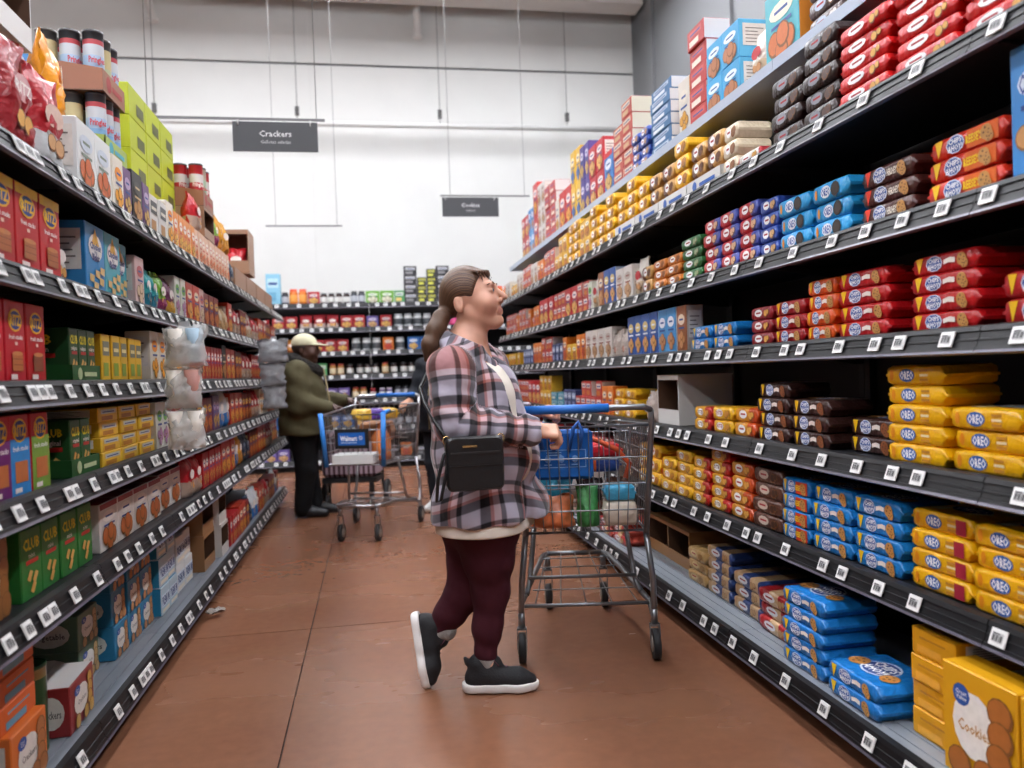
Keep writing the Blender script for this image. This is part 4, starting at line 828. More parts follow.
# ------------------------------------------------------------------ people: smooth bodies grown from a distance field
import openvdb
A_ = np.array
def at(px, py, Y):
    """a point of the photograph at the distance Y down the aisle"""
    d = fw * F_PX + rt * (px - 512) + up * (384 - py); t = Y / d.y
    return A_((d.x * t, Y, d.z * t + EYE))
class Field:
    def __init__(s, lo, hi, vox):
        s.lo = A_(lo, float); s.v = vox; s.n = np.ceil((A_(hi) - s.lo) / vox).astype(int) + 1; s.a = np.full(s.n, 9., np.float32)
    def _win(s, lo, hi):
        i0 = np.clip(np.floor((lo - s.lo) / s.v).astype(int), 0, s.n); i1 = np.clip(np.ceil((hi - s.lo) / s.v).astype(int) + 1, 0, s.n)
        sl = tuple(slice(a, b) for a, b in zip(i0, i1))
        g = np.meshgrid(*[s.lo[k] + s.v * np.arange(i0[k], i1[k], dtype=np.float32) for k in range(3)], indexing='ij', sparse=True)
        return sl, g
    def put(s, sl, d, k, sub=False):
        o = s.a[sl]
        if sub: d = -d; h = np.maximum(k - np.abs(o - d), 0) / k; s.a[sl] = np.maximum(o, d) + h * h * k / 4
        else: h = np.maximum(k - np.abs(o - d), 0) / k; s.a[sl] = np.minimum(o, d) - h * h * k / 4
    def cone(s, a, b, ra, rb, k=.02, sub=False):
        a, b = A_(a, float), A_(b, float); m = max(ra, rb) + k + 5 * s.v
        sl, (x, y, z) = s._win(np.minimum(a, b) - m, np.maximum(a, b) + m); ba = b - a; L = max((ba ** 2).sum(), 1e-9)
        t = np.clip(((x - a[0]) * ba[0] + (y - a[1]) * ba[1] + (z - a[2]) * ba[2]) / L, 0, 1)
        d = np.sqrt((x - a[0] - t * ba[0]) ** 2 + (y - a[1] - t * ba[1]) ** 2 + (z - a[2] - t * ba[2]) ** 2) - (ra + (rb - ra) * t)
        s.put(sl, d, k, sub); return s
    def ball(s, c, r, k=.02, sub=False): return s.cone(c, c, r, r, k, sub)
    def ell(s, c, r, R=None, k=.02, sub=False):
        c, r = A_(c, float), A_(r, float); R = np.eye(3) if R is None else A_(R); m = r.max() + k + 5 * s.v   # R columns = local axes
        sl, (x, y, z) = s._win(c - m, c + m); q = [(x - c[0]) * R[0, i] + (y - c[1]) * R[1, i] + (z - c[2]) * R[2, i] for i in range(3)]
        k0 = np.sqrt(sum((q[i] / r[i]) ** 2 for i in range(3))); k1 = np.sqrt(sum((q[i] / r[i] ** 2) ** 2 for i in range(3))) + 1e-9
        s.put(sl, k0 * (k0 - 1) / k1, k, sub); return s
    def chain(s, pts, rs, k=.02):
        for i in range(len(pts) - 1): s.cone(pts[i], pts[i + 1], rs[i], rs[i + 1], k)
        return s
    def half(s, p, n, keep_below=True, k=.004):
        """cut away what lies beyond the plane through p with outward normal n"""
        n = A_(n, float); n /= np.linalg.norm(n); x, y, z = np.meshgrid(*[s.lo[i] + s.v * np.arange(s.n[i], dtype=np.float32) for i in range(3)], indexing='ij', sparse=True)
        d = (x - p[0]) * n[0] + (y - p[1]) * n[1] + (z - p[2]) * n[2]; s.a = np.maximum(s.a, d.astype(np.float32)); return s
    def verts(s):
        b = 3 * s.v; g = openvdb.FloatGrid(background=b); g.copyFromArray(np.clip(s.a, -b, b).astype(np.float32)); p, q = g.convertToQuads(0.0)
        return p * s.v + s.lo, q[:, ::-1]
def smooth(p, q, it=2, f=.5):
    n = len(p)
    e = np.concatenate([q[:, [0, 1]], q[:, [1, 2]], q[:, [2, 3]], q[:, [3, 0]]]); e = np.concatenate([e, e[:, ::-1]]); cnt = np.bincount(e[:, 0], minlength=n)[:, None]
    for _ in range(it):
        s = np.stack([np.bincount(e[:, 0], weights=p[e[:, 1], k], minlength=n) for k in range(3)], 1); p = p + f * (s / np.maximum(cnt, 1) - p)
    return p
def normals(p, q):
    fn = np.cross(p[q[:, 2]] - p[q[:, 0]], p[q[:, 3]] - p[q[:, 1]]); n = np.zeros_like(p)
    for k in range(4):
        for c in range(3): n[:, c] += np.bincount(q[:, k], weights=fn[:, c], minlength=len(p))
    return n / (np.linalg.norm(n, axis=1, keepdims=True) + 1e-9)
def skin_mesh(name, field, m, base, attrs=None, it=2, disp=None, parent=None):
    p, q = field.verts(); p = smooth(p.astype(float), q, it)
    if disp is not None: nn = normals(p, q); p = p + nn * disp(p)[:, None]
    me = bpy.data.meshes.new(name); me.vertices.add(len(p)); me.vertices.foreach_set('co', (p - base).astype(np.float32).ravel())
    me.loops.add(q.size); me.loops.foreach_set('vertex_index', q.astype(np.int32).ravel()); me.polygons.add(len(q))
    me.polygons.foreach_set('loop_start', np.arange(0, q.size, 4, dtype=np.int32)); me.polygons.foreach_set('loop_total', np.full(len(q), 4, np.int32))
    me.polygons.foreach_set('use_smooth', np.ones(len(q), bool)); me.update(); me.validate(); me.materials.append(m)
    for an, fn in (attrs or {}).items():
        a = me.attributes.new(an, 'FLOAT', 'POINT'); a.data.foreach_set('value', np.asarray(fn(p), np.float32))
    o = put(name, me, parent)
    if parent is None: o.location = base
    return o
def frame(f, upv=(0, 0, 1)):
    f = A_(f, float); f /= np.linalg.norm(f); l = np.cross(upv, f); l /= np.linalg.norm(l); return np.stack([f, l, np.cross(f, l)], 1)   # columns fwd, left, up
def head(F, c, R, s, male=False):
    P = lambda x, y, z: A_(c) + R @ (A_((x, y, z)) * s)
    F.ell(P(-.010, 0, .034), A_((.086, .075, .084)) * s, R, .02); F.ell(P(.034, 0, -.02), A_((.058, .06, .074)) * s, R, .03)
    F.cone(P(-.015, .048, -.045), P(.055, .012, -.092), .018 * s, .018 * s, .03); F.cone(P(-.015, -.048, -.045), P(.055, -.012, -.092), .018 * s, .018 * s, .03)
    F.ball(P(.072, 0, -.09), .017 * s, .02); F.cone(P(.08, -.032, .03), P(.08, .032, .03), .013 * s, .013 * s, .02)
    for y in (-1, 1): F.ball(P(.056, y * .04, -.028), .028 * s, .03); F.ball(P(.098, y * .031, .01), .015 * s, .012, True)
    for y in (-1, 1): F.ell(P(.076, y * .031, .011), A_((.013, .016, .010)) * s, R, .006)
    F.cone(P(.086, 0, .022), P(.113, 0, -.018), .0075 * s, .0105 * s, .012)
    for y in (-1, 1): F.ball(P(.096, y * .012, -.026), .009 * s, .008)
    F.cone(P(.087, -.014, -.054), P(.087, .014, -.054), .0065 * s, .0065 * s, .008); F.cone(P(.085, -.013, -.064), P(.085, .013, -.064), .007 * s, .007 * s, .008)
    for y in (-1, 1):
        F.ell(P(-.03, y * .074, -.01), A_((.017, .010, .029)) * s, R, .008); F.ell(P(-.024, y * .086, -.006), A_((.008, .007, .015)) * s, R, .006, True)
    return P
def fist(F, wrist, knuckle_dir, palm_n, s=1., curl=1.25, thumb=1):
    """hand from the wrist: palm, four fingers curled about an axis, thumb from the side of the palm; palm_n points to the palm side"""
    f = A_(knuckle_dir, float); f /= np.linalg.norm(f); n = A_(palm_n, float); n -= f * (n @ f); n /= np.linalg.norm(n); l = np.cross(n, f)
    W = A_(wrist, float)
    F.cone(W, W + f * .03 * s, .024 * s, .026 * s, .015)
    for i in range(4):
        o = l * (i - 1.5) * .0185 * s; F.cone(W + f * .02 * s + o * .7, W + f * .082 * s + o - n * .002 * abs(i - 1.5), .014 * s, .012 * s, .012)
        p = W + f * .085 * s + o; ln = (.036, .042, .039, .03)[i] * s; a = .35
        for j, r in enumerate((.0095, .0088, .008)):
            a += curl * (.55 if j == 0 else .75); q = p + (f * math.cos(a) + n * math.sin(a)) * ln; F.cone(p, q, r * s, r * s * .93, .004); p = q; ln *= .72
    p = W + f * .025 * s + l * thumb * .026 * s; q = p + (f * .6 + l * thumb * .55 + n * .5) * .036 * s; r_ = q + (f * .75 + n * .5 - l * thumb * .15) * .034 * s; e = r_ + (f * .5 + n * .4 - l * thumb * .5) * .026 * s
    F.chain([p, q, r_, e], [.014 * s, .0115 * s, .010 * s, .0085 * s], .008)

def skin_mat(key, c, lip):
    m = mat(key, c, .48, mottle=.05, mscale=30); nt = m.node_tree; b = nt.nodes['Principled BSDF']
    b.inputs['Subsurface Weight'].default_value = .12; b.inputs['Subsurface Radius'].default_value = (.012, .005, .003); b.inputs['Subsurface Scale'].default_value = .5
    src = b.inputs['Base Color'].links[0].from_socket; a = nt.nodes.new('ShaderNodeAttribute'); a.attribute_name = 'lip'
    mx = nt.nodes.new('ShaderNodeMix'); mx.data_type = 'RGBA'; mx.inputs[7].default_value = lin(lip); nt.links.new(a.outputs['Fac'], mx.inputs[0]); nt.links.new(src, mx.inputs[6]); nt.links.new(mx.outputs[2], b.inputs['Base Color'])
    return m
def hair_mat(key, c0, c1):
    m = mat(key, c0, .42, spec=.4); nt = m.node_tree; b = nt.nodes['Principled BSDF']; a = nt.nodes.new('ShaderNodeAttribute'); a.attribute_name = 'strand'
    nz = nt.nodes.new('ShaderNodeTexNoise'); nz.noise_dimensions = '1D'; nz.inputs['Scale'].default_value = 1; nz.inputs['Detail'].default_value = 4
    cr = nt.nodes.new('ShaderNodeValToRGB'); cr.color_ramp.elements[0].position = .35; cr.color_ramp.elements[0].color = lin(c0); cr.color_ramp.elements[1].position = .7; cr.color_ramp.elements[1].color = lin(c1)
    bp = nt.nodes.new('ShaderNodeBump'); bp.inputs['Strength'].default_value = .5; bp.inputs['Distance'].default_value = .003
    L = nt.links.new; L(a.outputs['Fac'], nz.inputs['W']); L(nz.outputs[0], cr.inputs[0]); L(cr.outputs[0], b.inputs['Base Color']); L(nz.outputs[0], bp.inputs['Height']); L(bp.outputs[0], b.inputs['Normal'])
    return m
def plaid_mat():
    m = bpy.data.materials.new('plaid_flannel'); m.use_nodes = True; nt = m.node_tree; b = nt.nodes['Principled BSDF']; b.inputs['Roughness'].default_value = .9; b.inputs['Specular IOR Level'].default_value = .2
    b.inputs['Sheen Weight'].default_value = .25; L = nt.links.new; outs = []
    for an in ('pu', 'pv'):
        a = nt.nodes.new('ShaderNodeAttribute'); a.attribute_name = an; fr = nt.nodes.new('ShaderNodeMath'); fr.operation = 'FRACT'; L(a.outputs['Fac'], fr.inputs[0])
        cr = nt.nodes.new('ShaderNodeValToRGB'); e = cr.color_ramp; e.interpolation = 'LINEAR'; st = [(0, 'a8a2b0'), (.30, 'aca7b5'), (.34, '0d0b10'), (.54, '0d0b10'), (.57, '8e4c42'), (.62, '8e4c42'), (.65, 'c09a9c'), (.78, 'c4a0a4'), (.81, '1a151a'), (.90, '1a151a'), (.94, 'a8a2b0')]
        while len(e.elements) < len(st): e.elements.new(.5)
        for el, (p_, c_) in zip(e.elements, st): el.position = p_; el.color = lin(c_)
        L(fr.outputs[0], cr.inputs[0]); outs.append(cr.outputs[0])
    mx = nt.nodes.new('ShaderNodeMix'); mx.data_type = 'RGBA'; mx.inputs[0].default_value = .5; L(outs[0], mx.inputs[6]); L(outs[1], mx.inputs[7])
    dk = nt.nodes.new('ShaderNodeMix'); dk.data_type = 'RGBA'; dk.blend_type = 'DARKEN'; dk.inputs[0].default_value = 1; L(outs[0], dk.inputs[6]); L(outs[1], dk.inputs[7])
    m3 = nt.nodes.new('ShaderNodeMix'); m3.data_type = 'RGBA'; m3.inputs[0].default_value = .5; L(mx.outputs[2], m3.inputs[6]); L(dk.outputs[2], m3.inputs[7]); mx = m3
    tc = nt.nodes.new('ShaderNodeTexCoord'); nz = nt.nodes.new('ShaderNodeTexNoise'); nz.inputs['Scale'].default_value = 9; nz.inputs['Detail'].default_value = 3; L(tc.outputs['Object'], nz.inputs[0])
    bp = nt.nodes.new('ShaderNodeBump'); bp.inputs['Strength'].default_value = .5; bp.inputs['Distance'].default_value = .03; L(nz.outputs[0], bp.inputs['Height']); L(bp.outputs[0], b.inputs['Normal'])
    L(mx.outputs[2], b.inputs['Base Color']); return m
def cloth(key, c, bump=.4, bs=10, rough=.85): return mat(key, c, rough, bump=bump, bscale=bs, spec=.2)
def eye_part(c, R, P, s, par, base, iris):
    for y in (-1, 1):
        q = P(.081, y * .031, .011); mb = MB(); W_, I_, B_ = mat('eye_white', 'b4aca4', .25), mat('iris_' + iris, iris, .15), mat('pupil', '101010', .1)
        n = 10; rr = .0098 * s; V = []; rings = [(0, 1), (.35, .94), (.72, .7), (1, 0.2)]
        fwd, lf, u_ = R[:, 0], R[:, 1], R[:, 2]; o = q - base
        Vv = [tuple(o + fwd * rr)]
        for r_, h_ in rings[1:]: Vv += [tuple(o + rr * (fwd * h_ + r_ * (lf * math.cos(2 * PI * k / n) + u_ * .8 * math.sin(2 * PI * k / n)))) for k in range(n)]
        mb.v = Vv
        for k in range(n): mb.f.append((0, 1 + k, 1 + (k + 1) % n)); mb.m.append(mb.slot(B_)); mb.sm.append(True)
        for j, mm in ((0, I_), (1, W_)):
            for k in range(n): mb.f.append((1 + j * n + k, 1 + (j + 1) * n + k, 1 + (j + 1) * n + (k + 1) % n, 1 + j * n + (k + 1) % n)); mb.m.append(mb.slot(mm)); mb.sm.append(True)
        mb.build('eye', par)

# ---- the woman
Y0 = 3.0; WB = A_((.40, 2.98, 0.))
def woman():
    hs = 1.12; fyaw = math.radians(-22); pit = math.radians(13)
    hf = A_((math.cos(pit) * math.cos(fyaw), math.cos(pit) * math.sin(fyaw), math.sin(pit))); HR = frame(hf); hc = at(472, 301, Y0)
    bf = A_((math.cos(-.5), math.sin(-.5), 0)); bl = A_((-bf[1], bf[0], 0))       # body faces right, slightly towards the camera
    neckb = at(467, 345, Y0)
    shR, shL = at(450, 371, 2.82), at(490, 368, 3.2)
    elR, wrR = at(454, 425, 2.78), at(533, 430, 2.80); elL, wrL = at(500, 432, 3.3), at(532, 414, 3.17)
    hip = at(483, 508, Y0); hipS, hipT = at(486, 522, 2.93), at(474, 522, 3.07); knS, knT = at(491, 592, 2.95), at(466, 590, 3.06); anS, anT = at(486, 661, 2.945), at(434, 636, 3.08)
    chest = at(476, 405, Y0); belly = at(486, 465, Y0)
    # body: one continuous skin mesh
    F = Field((.02, 2.55, -.01), (.82, 3.5, 1.68), .0036)
    P = head(F, hc, HR, hs)
    F.cone(P(-.014, 0, -.055), neckb, .052, .066, .03)
    R3 = np.stack([bf, bl, A_((0, 0, 1))], 1)
    F.ell(chest, (.12, .15, .2), R3, .04); F.ell(belly, (.14, .15, .16), R3, .05); F.cone(hipS, hipT, .11, .11, .05); F.cone(neckb, chest, .07, .1, .05)
    F.chain([shR, elR, wrR], [.05, .042, .026], .02); F.chain([shL, elL, wrL], [.05, .042, .026], .02); F.cone(neckb, shR, .05, .05, .03); F.cone(neckb, shL, .05, .05, .03)
    F.chain([hipS, knS, anS], [.085, .055, .034], .03); F.chain([hipT, knT, anT], [.085, .055, .034], .03)
    F.cone(anS, anS + A_((.09, -.015, -.085)), .032, .024, .02); F.cone(anT, anT + A_((-.02, -.03, -.075)), .032, .02, .02)
    fist(F, wrR, (.9, -.06, -.12), (0, .55, -.8), 1.0, 1.15, -1)
    fist(F, wrL, (.7, -.05, .2), (.3, 0, -1), .95, 1.1, 1)
    lipc = [P(.089, 0, -.053), P(.087, 0, -.065)]
    def lip(p):
        q = (p - hc) @ HR / hs; a = np.exp(-(((q[:, 2] + .059) / .0085) ** 2)) * (np.abs(q[:, 1]) < .022) * (q[:, 0] > .07)
        b = .45 * np.exp(-(((q[:, 0] - .06) / .03) ** 2 + ((np.abs(q[:, 1]) - .045) / .02) ** 2 + ((q[:, 2] + .025) / .025) ** 2)); return np.clip(a * .75 + b * .5, 0, 1)
    body = skin_mesh('person', F, skin_mat('skin_fair', 'c8967e', '9c5650'), WB, {'lip': lip}, 1)
    tag(body, 'woman in a plaid shirt jacket and burgundy trousers looking up at the shelf', 'person')
    eye_part(hc, HR, P, hs, body, WB, '4a6070')
    # brows
    for y in (-1, 1): MB().tube([tuple(P(.092, y * .014, .032) - WB), tuple(P(.092, y * .030, .037) - WB), tuple(P(.076, y * .052, .03) - WB)], [.003, .0036, .002], mat('brow', '5a4030', .8), 5).build('eyebrow', body)
    # hair: cap swept back to a tie, then a ponytail
    H = Field(hc - .3, hc + .3, .0045); H.ell(P(-.014, 0, .039), A_((.089, .083, .088)) * hs, HR, .02)
    tie = P(-.100, -.02, -.02)
    H.cone(P(-.06, 0, .02), tie, .055, .028, .03)
    H.ell(P(.085, 0, -.03), A_((.088, .1, .108)) * hs, HR, .012, True)           # free the face
    for y in (-1, 1): H.ell(P(-.012, y * .085, -.035), A_((.045, .04, .05)) * hs, HR, .012, True)   # free the ears
    H.cone(P(-.02, 0, -.2), P(-.02, 0, -.1), .065, .055, .02, True)
    tail = [tie, at(441, 318, Y0 - .02), at(436, 330, Y0 - .04), at(430, 345, Y0 - .05), at(426, 360, Y0 - .05)]
    H.chain(tail, [.022, .03, .034, .03, .008], .02)
    for k in range(9):   # fringe strands lying on the forehead
        y_ = -.058 + .0125 * k; top_ = P(.03 - abs(y_) * .35, y_ * .7, .1); mid_ = P(.08 - abs(y_) * .45, y_, .082); end_ = P(.09 - abs(y_) * .5, y_ * 1.08 - .006, .062 - .012 * ((k * 5) % 3))
        H.chain([top_, mid_, end_], [.011, .005, .002], .008)
    def strand(p):
        q = (p - tie) @ HR; ang = np.arctan2(q[:, 1], q[:, 2] + .02) * 20; dd = np.linalg.norm(p - tie, axis=1)
        tl = (p[:, 2] < tie[2] - .01) & (q[:, 0] < .05); return np.where(tl, 60 + (p[:, 1] * 420 + p[:, 0] * 420 + p[:, 2] * 190), ang * 2.2)
    hair = skin_mesh('hair', H, hair_mat('hair_brown', '2a1a13', '6e4e36'), WB, {'strand': strand}, 1, parent=body)
    MB().lathe([(.026, -.006), (.032, 0), (.026, .006)], mat('hair_tie', '2c4a3c', .6), 12, tuple(tie + A_((-.006, -.002, -.006)) - WB), axis='x').build('hair_tie', body)
    # cream shirt under the jacket, longer than the jacket
    S = Field((.1, 2.55, .55), (.8, 3.4, 1.4), .006)
    hemc = at(483, 520, Y0)
    def torso(T, g):
        T.ell(chest, A_((.175, .19, .2)) + g, R3, .05); T.ell(at(486, 455, Y0), A_((.205, .205, .17)) + g, R3, .08); T.cone(at(482, 500, Y0) - bl * .05, at(482, 500, Y0) + bl * .05, .16 + g, .16 + g, .06); T.cone(hemc - bl * .05, hemc + bl * .05, .158 + g, .158 + g, .04)
        T.cone(shR * .85 + neckb * .15, neckb + A_((-.02, 0, -.03)), .066 + g, .07 + g, .05); T.cone(shL * .85 + neckb * .15, neckb + A_((-.02, 0, -.03)), .066 + g, .07 + g, .05)
    torso(S, -.012); S.cone(hemc - bl * .06 + bf * .012 + A_((0, 0, -.02)), hemc + bl * .06 + bf * .012 + A_((0, 0, -.03)), .168, .168, .03); S.half((0, 0, .607), (.0, .0, -1))
    S.cone(P(-.03, 0, -.06), neckb + bf * .02, .07, .085, .02, True)
    skin_mesh('shirt', S, cloth('shirt_cream', 'e0d8cb', .3), WB, None, 2, parent=body)
    # jacket: torso shell with an open front + sleeves + collar
    J = Field((.08, 2.5, .6), (.86, 3.52, 1.42), .0055); torso(J, .004)
    J.cone(at(484, 515, Y0) - bl * .06, at(500, 515, Y0) + bl * .06, .18, .18, .04)
    fo = belly + bf * .19
    J.half((0, 0, .648), (.0, .0, -1))
    # the front hangs open from the neck to the hem
    op = [at(490, 336, 2.93), at(502, 362, 2.9), at(516, 390, 2.88), at(527, 420, 2.87), at(532, 460, 2.87), at(537, 535, 2.87)]; dd = bf
    for off in (-.02, .01, .04, .07):
        for a, b, ra, rb in zip(op, op[1:], (.042, .044, .038, .03, .024), (.044, .038, .03, .024, .026)): J.cone(a + dd * off, b + dd * off, ra, rb, .01, True)
    SJ = Field(J.lo, J.lo + (J.n - 1) * J.v, J.v)
    for T in (J, SJ):
        T.cone(shR, elR, .083, .07, .05); T.cone(elR, wrR - A_((.015, 0, 0)), .068, .05, .03); T.cone(wrR - A_((.03, 0, 0)), wrR - A_((.008, 0, 0)), .056, .056, .008)
        T.cone(shL, elL, .08, .07, .04); T.cone(elL, wrL - A_((.02, 0, 0)), .07, .05, .03)
    J.cone(wrR + (wrR - elR) * .02, wrR + (wrR - elR) * .3, .043, .05, .006, True); J.cone(wrL, wrL + (wrL - elL) * .3, .04, .05, .006, True)
    # neck hole and collar
    J.cone(P(-.03, 0, -.05), neckb + bf * .03 + A_((0, 0, -.02)), .07, .08, .012, True)
    ring = []
    for k in range(15):
        a = math.radians(-150 + 300 * k / 14) + PI; q = neckb + A_((0, 0, .0)) + bf * (.082 * math.cos(a) - .002) + bl * .098 * math.sin(a); q[2] += .05 - .075 * (math.cos(a) + 1) / 2; ring.append(q)
    J.chain(ring, [.02] * 15, .014); J.chain([q + A_((0, 0, -.022)) + (q - neckb) * A_((.18, .18, 0)) for q in ring], [.02] * 15, .014)
    for sgn, e in ((-1, ring[0]), (1, ring[-1])): J.chain([e, e + bf * .035 - bl * -sgn * .035 + A_((0, 0, -.055)), e + bf * .055 - bl * -sgn * .012 + A_((0, 0, -.12))], [.017, .016, .008], .012)
    aR = elR - shR; LR = np.linalg.norm(aR)
    def sleeve(p):
        ix = np.clip(((p - SJ.lo) / SJ.v).round().astype(int), 0, SJ.n - 1); return SJ.a[ix[:, 0], ix[:, 1], ix[:, 2]] < .012
    def along(p):
        """(around, along) coordinates in metres on the right or left sleeve, or on the torso"""
        U = np.zeros(len(p)); Vv = np.zeros(len(p)); cen = A_((chest[0], chest[1], 0)); q = p - cen; ang = np.arctan2(q @ bl, q @ bf); U = ang * .19; Vv = p[:, 2] + .04 * np.sin(ang * 2)
        sl = sleeve(p)
        for (s_, e_, w_, side) in ((shR, elR, wrR, -1), (shL, elL, wrL, 1)):
            near = sl & ((p[:, 1] < 3.0) if side < 0 else (p[:, 1] >= 3.0)); best = None
            for (a, b, off) in ((s_, e_, 0.), (e_, w_, np.linalg.norm(e_ - s_))):
                d = b - a; L = np.linalg.norm(d); d = d / L; t = np.clip((p - a) @ d, 0, L); dist = np.linalg.norm(p - a - t[:, None] * d, axis=1)
                e1 = np.cross(d, (0, 1, 0)); e1 /= np.linalg.norm(e1); e2 = np.cross(d, e1); r = p - a; aa = np.arctan2(r @ e2, r @ e1) * .065
                if best is None: best = dist; uu, vv = aa, t + off
                else: m_ = dist < best; uu = np.where(m_, aa, uu); vv = np.where(m_, t + off, vv)
            U = np.where(near, uu + .03, U); Vv = np.where(near, vv + .05, Vv)
        return U, Vv
    per = .135
    def folds(p):
        U, Vv = along(p); sl = sleeve(p)
        d = .004 * np.sin(p[:, 2] * 38 + p[:, 0] * 22) * np.sin(p[:, 0] * 17 + p[:, 1] * 9) + np.where(sl, .0055 * np.sin(Vv * 95 + U * 22) * (1 - np.exp(-((Vv - .05) / .1) ** 2)), .004 * np.sin(U * 46 + p[:, 2] * 6) * np.clip((1.0 - p[:, 2]) / .35, 0, 1)); return d
    jk = skin_mesh('jacket', J, plaid_mat(), WB, {'pu': lambda p: along(p)[0] / per + 5, 'pv': lambda p: along(p)[1] / per + 5.2}, 2, folds, parent=body)
    # trousers
    T = Field((.05, 2.7, .08), (.7, 3.35, .8), .0055)
    T.cone(hipS, hipT, .135, .135, .06); T.cone(at(480, 500, 2.95), at(480, 500, 3.05), .135, .135, .05)
    T.chain([hipS, hipS * .5 + knS * .5, knS, knS * .5 + anS * .5 + A_((-.004, 0, 0)), anS + A_((0, 0, .03))], [.115, .095, .067, .054, .043], .03)
    T.chain([hipT, hipT * .5 + knT * .5 + A_((.012, 0, 0)), knT, knT * .5 + anT * .5, anT + (knT - anT) * .08], [.12, .1, .076, .058, .043], .03)
    T.half(anS + A_((0, 0, .012)), (0, 0, -1)) if False else None
    def tf(p): return .002 * np.sin(p[:, 2] * 85 + p[:, 0] * 30) * np.exp(-((p[:, 2] - .17) / .09) ** 2) + .0015 * np.sin(p[:, 2] * 55 + p[:, 0] * 45) * np.exp(-((p[:, 2] - .38) / .08) ** 2)
    skin_mesh('trousers', T, cloth('trouser_burgundy', '3d1620', .25, 14), WB, None, 2, tf, parent=body)
    # shoes
    def shoe(ankle, fwd, upv, nm):
        f = A_(fwd, float); f /= np.linalg.norm(f); u_ = A_(upv, float); u_ -= f * (u_ @ f); u_ /= np.linalg.norm(u_); l = np.cross(u_, f); o = ankle - u_ * .095 - f * .07   # heel on the sole plane
        Q = lambda a, b, c: o + f * a + l * b + u_ * c
        lo = np.minimum.reduce([Q(a, b, c) for a in (-.06, .3) for b in (-.08, .08) for c in (-.03, .16)]); hi = np.maximum.reduce([Q(a, b, c) for a in (-.06, .3) for b in (-.08, .08) for c in (-.03, .16)])
        U_ = Field(lo, hi, .004); U_.chain([Q(.025, 0, .045), Q(.1, 0, .05), Q(.19, -.006, .04), Q(.232, -.008, .034)], [.037, .041, .04, .027], .02); U_.cone(Q(.04, 0, .06), Q(.044, 0, .098), .042, .042, .02); U_.cone(Q(.07, 0, .07), Q(.1, 0, .1), .04, .03, .02); U_.cone(Q(.0, 0, .105), Q(-.008, 0, .122), .012, .008, .01)
        U_.half(Q(0, 0, .024), -u_); U_.cone(Q(.068, 0, .122), Q(.066, 0, .17), .03, .044, .006, True)
        up_ = skin_mesh(nm, U_, mat('shoe_black', '101014', .75, bump=.1, bscale=120), WB, None, 1, parent=body)
        S_ = Field(lo, hi, .004); S_.chain([Q(.02, 0, .02), Q(.1, 0, .02), Q(.19, -.006, .02), Q(.236, -.008, .022)], [.044, .044, .046, .032], .02); S_.half(Q(0, 0, .032), u_); S_.half(Q(0, 0, .0), -u_); S_.cone(Q(.27, 0, -.03), Q(.25, 0, -.012), .02, .02, .01, True)
        skin_mesh('sole', S_, mat('sole_white', 'd8d5d2', .6), WB, None, 1, parent=up_)
        lc = mat('lace', '5c3040', .8)
        for k in range(4):
            a = .115 + k * .024; c = .088 - k * .007; MB().tube([tuple(Q(a, -.026, c - .006) - WB), tuple(Q(a + .008, 0, c + .006) - WB), tuple(Q(a, .026, c - .006) - WB)], .0032, lc, 5).build('lace', up_)
        for s_ in (-1, 1): MB().tube([tuple(Q(.085, 0, .1) - WB), tuple(Q(.1, s_ * .025, .118) - WB), tuple(Q(.118, s_ * .03, .1) - WB), tuple(Q(.09, s_ * .006, .1) - WB)], .0025, lc, 5).build('lace_loop', up_)
        K_ = Field(lo - .06, hi + .08, .004); K_.cone(ankle + u_ * .03, ankle - u_ * .06, .0405, .034, .01)
        skin_mesh('sock', K_, cloth('sock_grey', '8f8b88', .3, 60), WB, None, 1, parent=body)
    shoe(A_((anS[0], anS[1], .1)), (.99, -.16, 0), (0, 0, 1), 'shoe')
    dn = A_((.05, -.08, -1.)); shoe(anT + A_((.018, -.012, .018)), (.12, -.24, -.96), (.97, -.16, .2), 'shoe')
    return dict(shL=shL, neckb=neckb, chest=chest, bf=bf, bl=bl)
WI = woman()
# crossbody bag hanging on her near hip
def rounded_slab(w, h, d, r, m, n=4):
    P_ = []
    for cx, cz, a0 in ((w / 2 - r, h - r, 0), (-w / 2 + r, h - r, 90), (-w / 2 + r, r, 180), (w / 2 - r, r, 270)):
        for k in range(n + 1): a = math.radians(a0 + 90 * k / n); P_.append((cx + r * math.cos(a), cz + r * math.sin(a)))
    mb = MB(); N = len(P_); V = []
    for (y, s) in ((0, .93), (d * .2, 1), (d * .8, 1), (d, .93)): V += [(p[0] * s, y, h / 2 + (p[1] - h / 2) * s) for p in P_]
    Fs = [tuple(range(N)), tuple(range(3 * N, 4 * N))[::-1]] + [(j * N + i, (j + 1) * N + i, (j + 1) * N + (i + 1) % N, j * N + (i + 1) % N) for j in range(3) for i in range(N)]
    return mb.add(V, Fs, m, False)
LEATHER = mat('bag_leather', '131416', .36, bump=.12, bscale=40)
bp_ = at(477, 491, 2.665); bgo = put('crossbody_bag', fix_normals(rounded_slab(.2, .185, .055, .022, LEATHER).mesh('bag')), None, tuple(bp_), .06)
tag(bgo, "black leather crossbody bag with a gold plate on the woman's hip", 'bag')
MB().box(-.085, -.004, .128, .085, .0, .134, mat('zip', '3c3c3e', .3, metal=.6)).build('zipper', bgo)
MB().box(-.045, -.0045, .150, .005, -.001, .157, mat('gold', 'd0b27a', .25, metal=.9)).build('name_plate', bgo)
MB().box(-.09, -.003, .085, .09, .001, .088, LEATHER).build('pocket_seam', bgo)
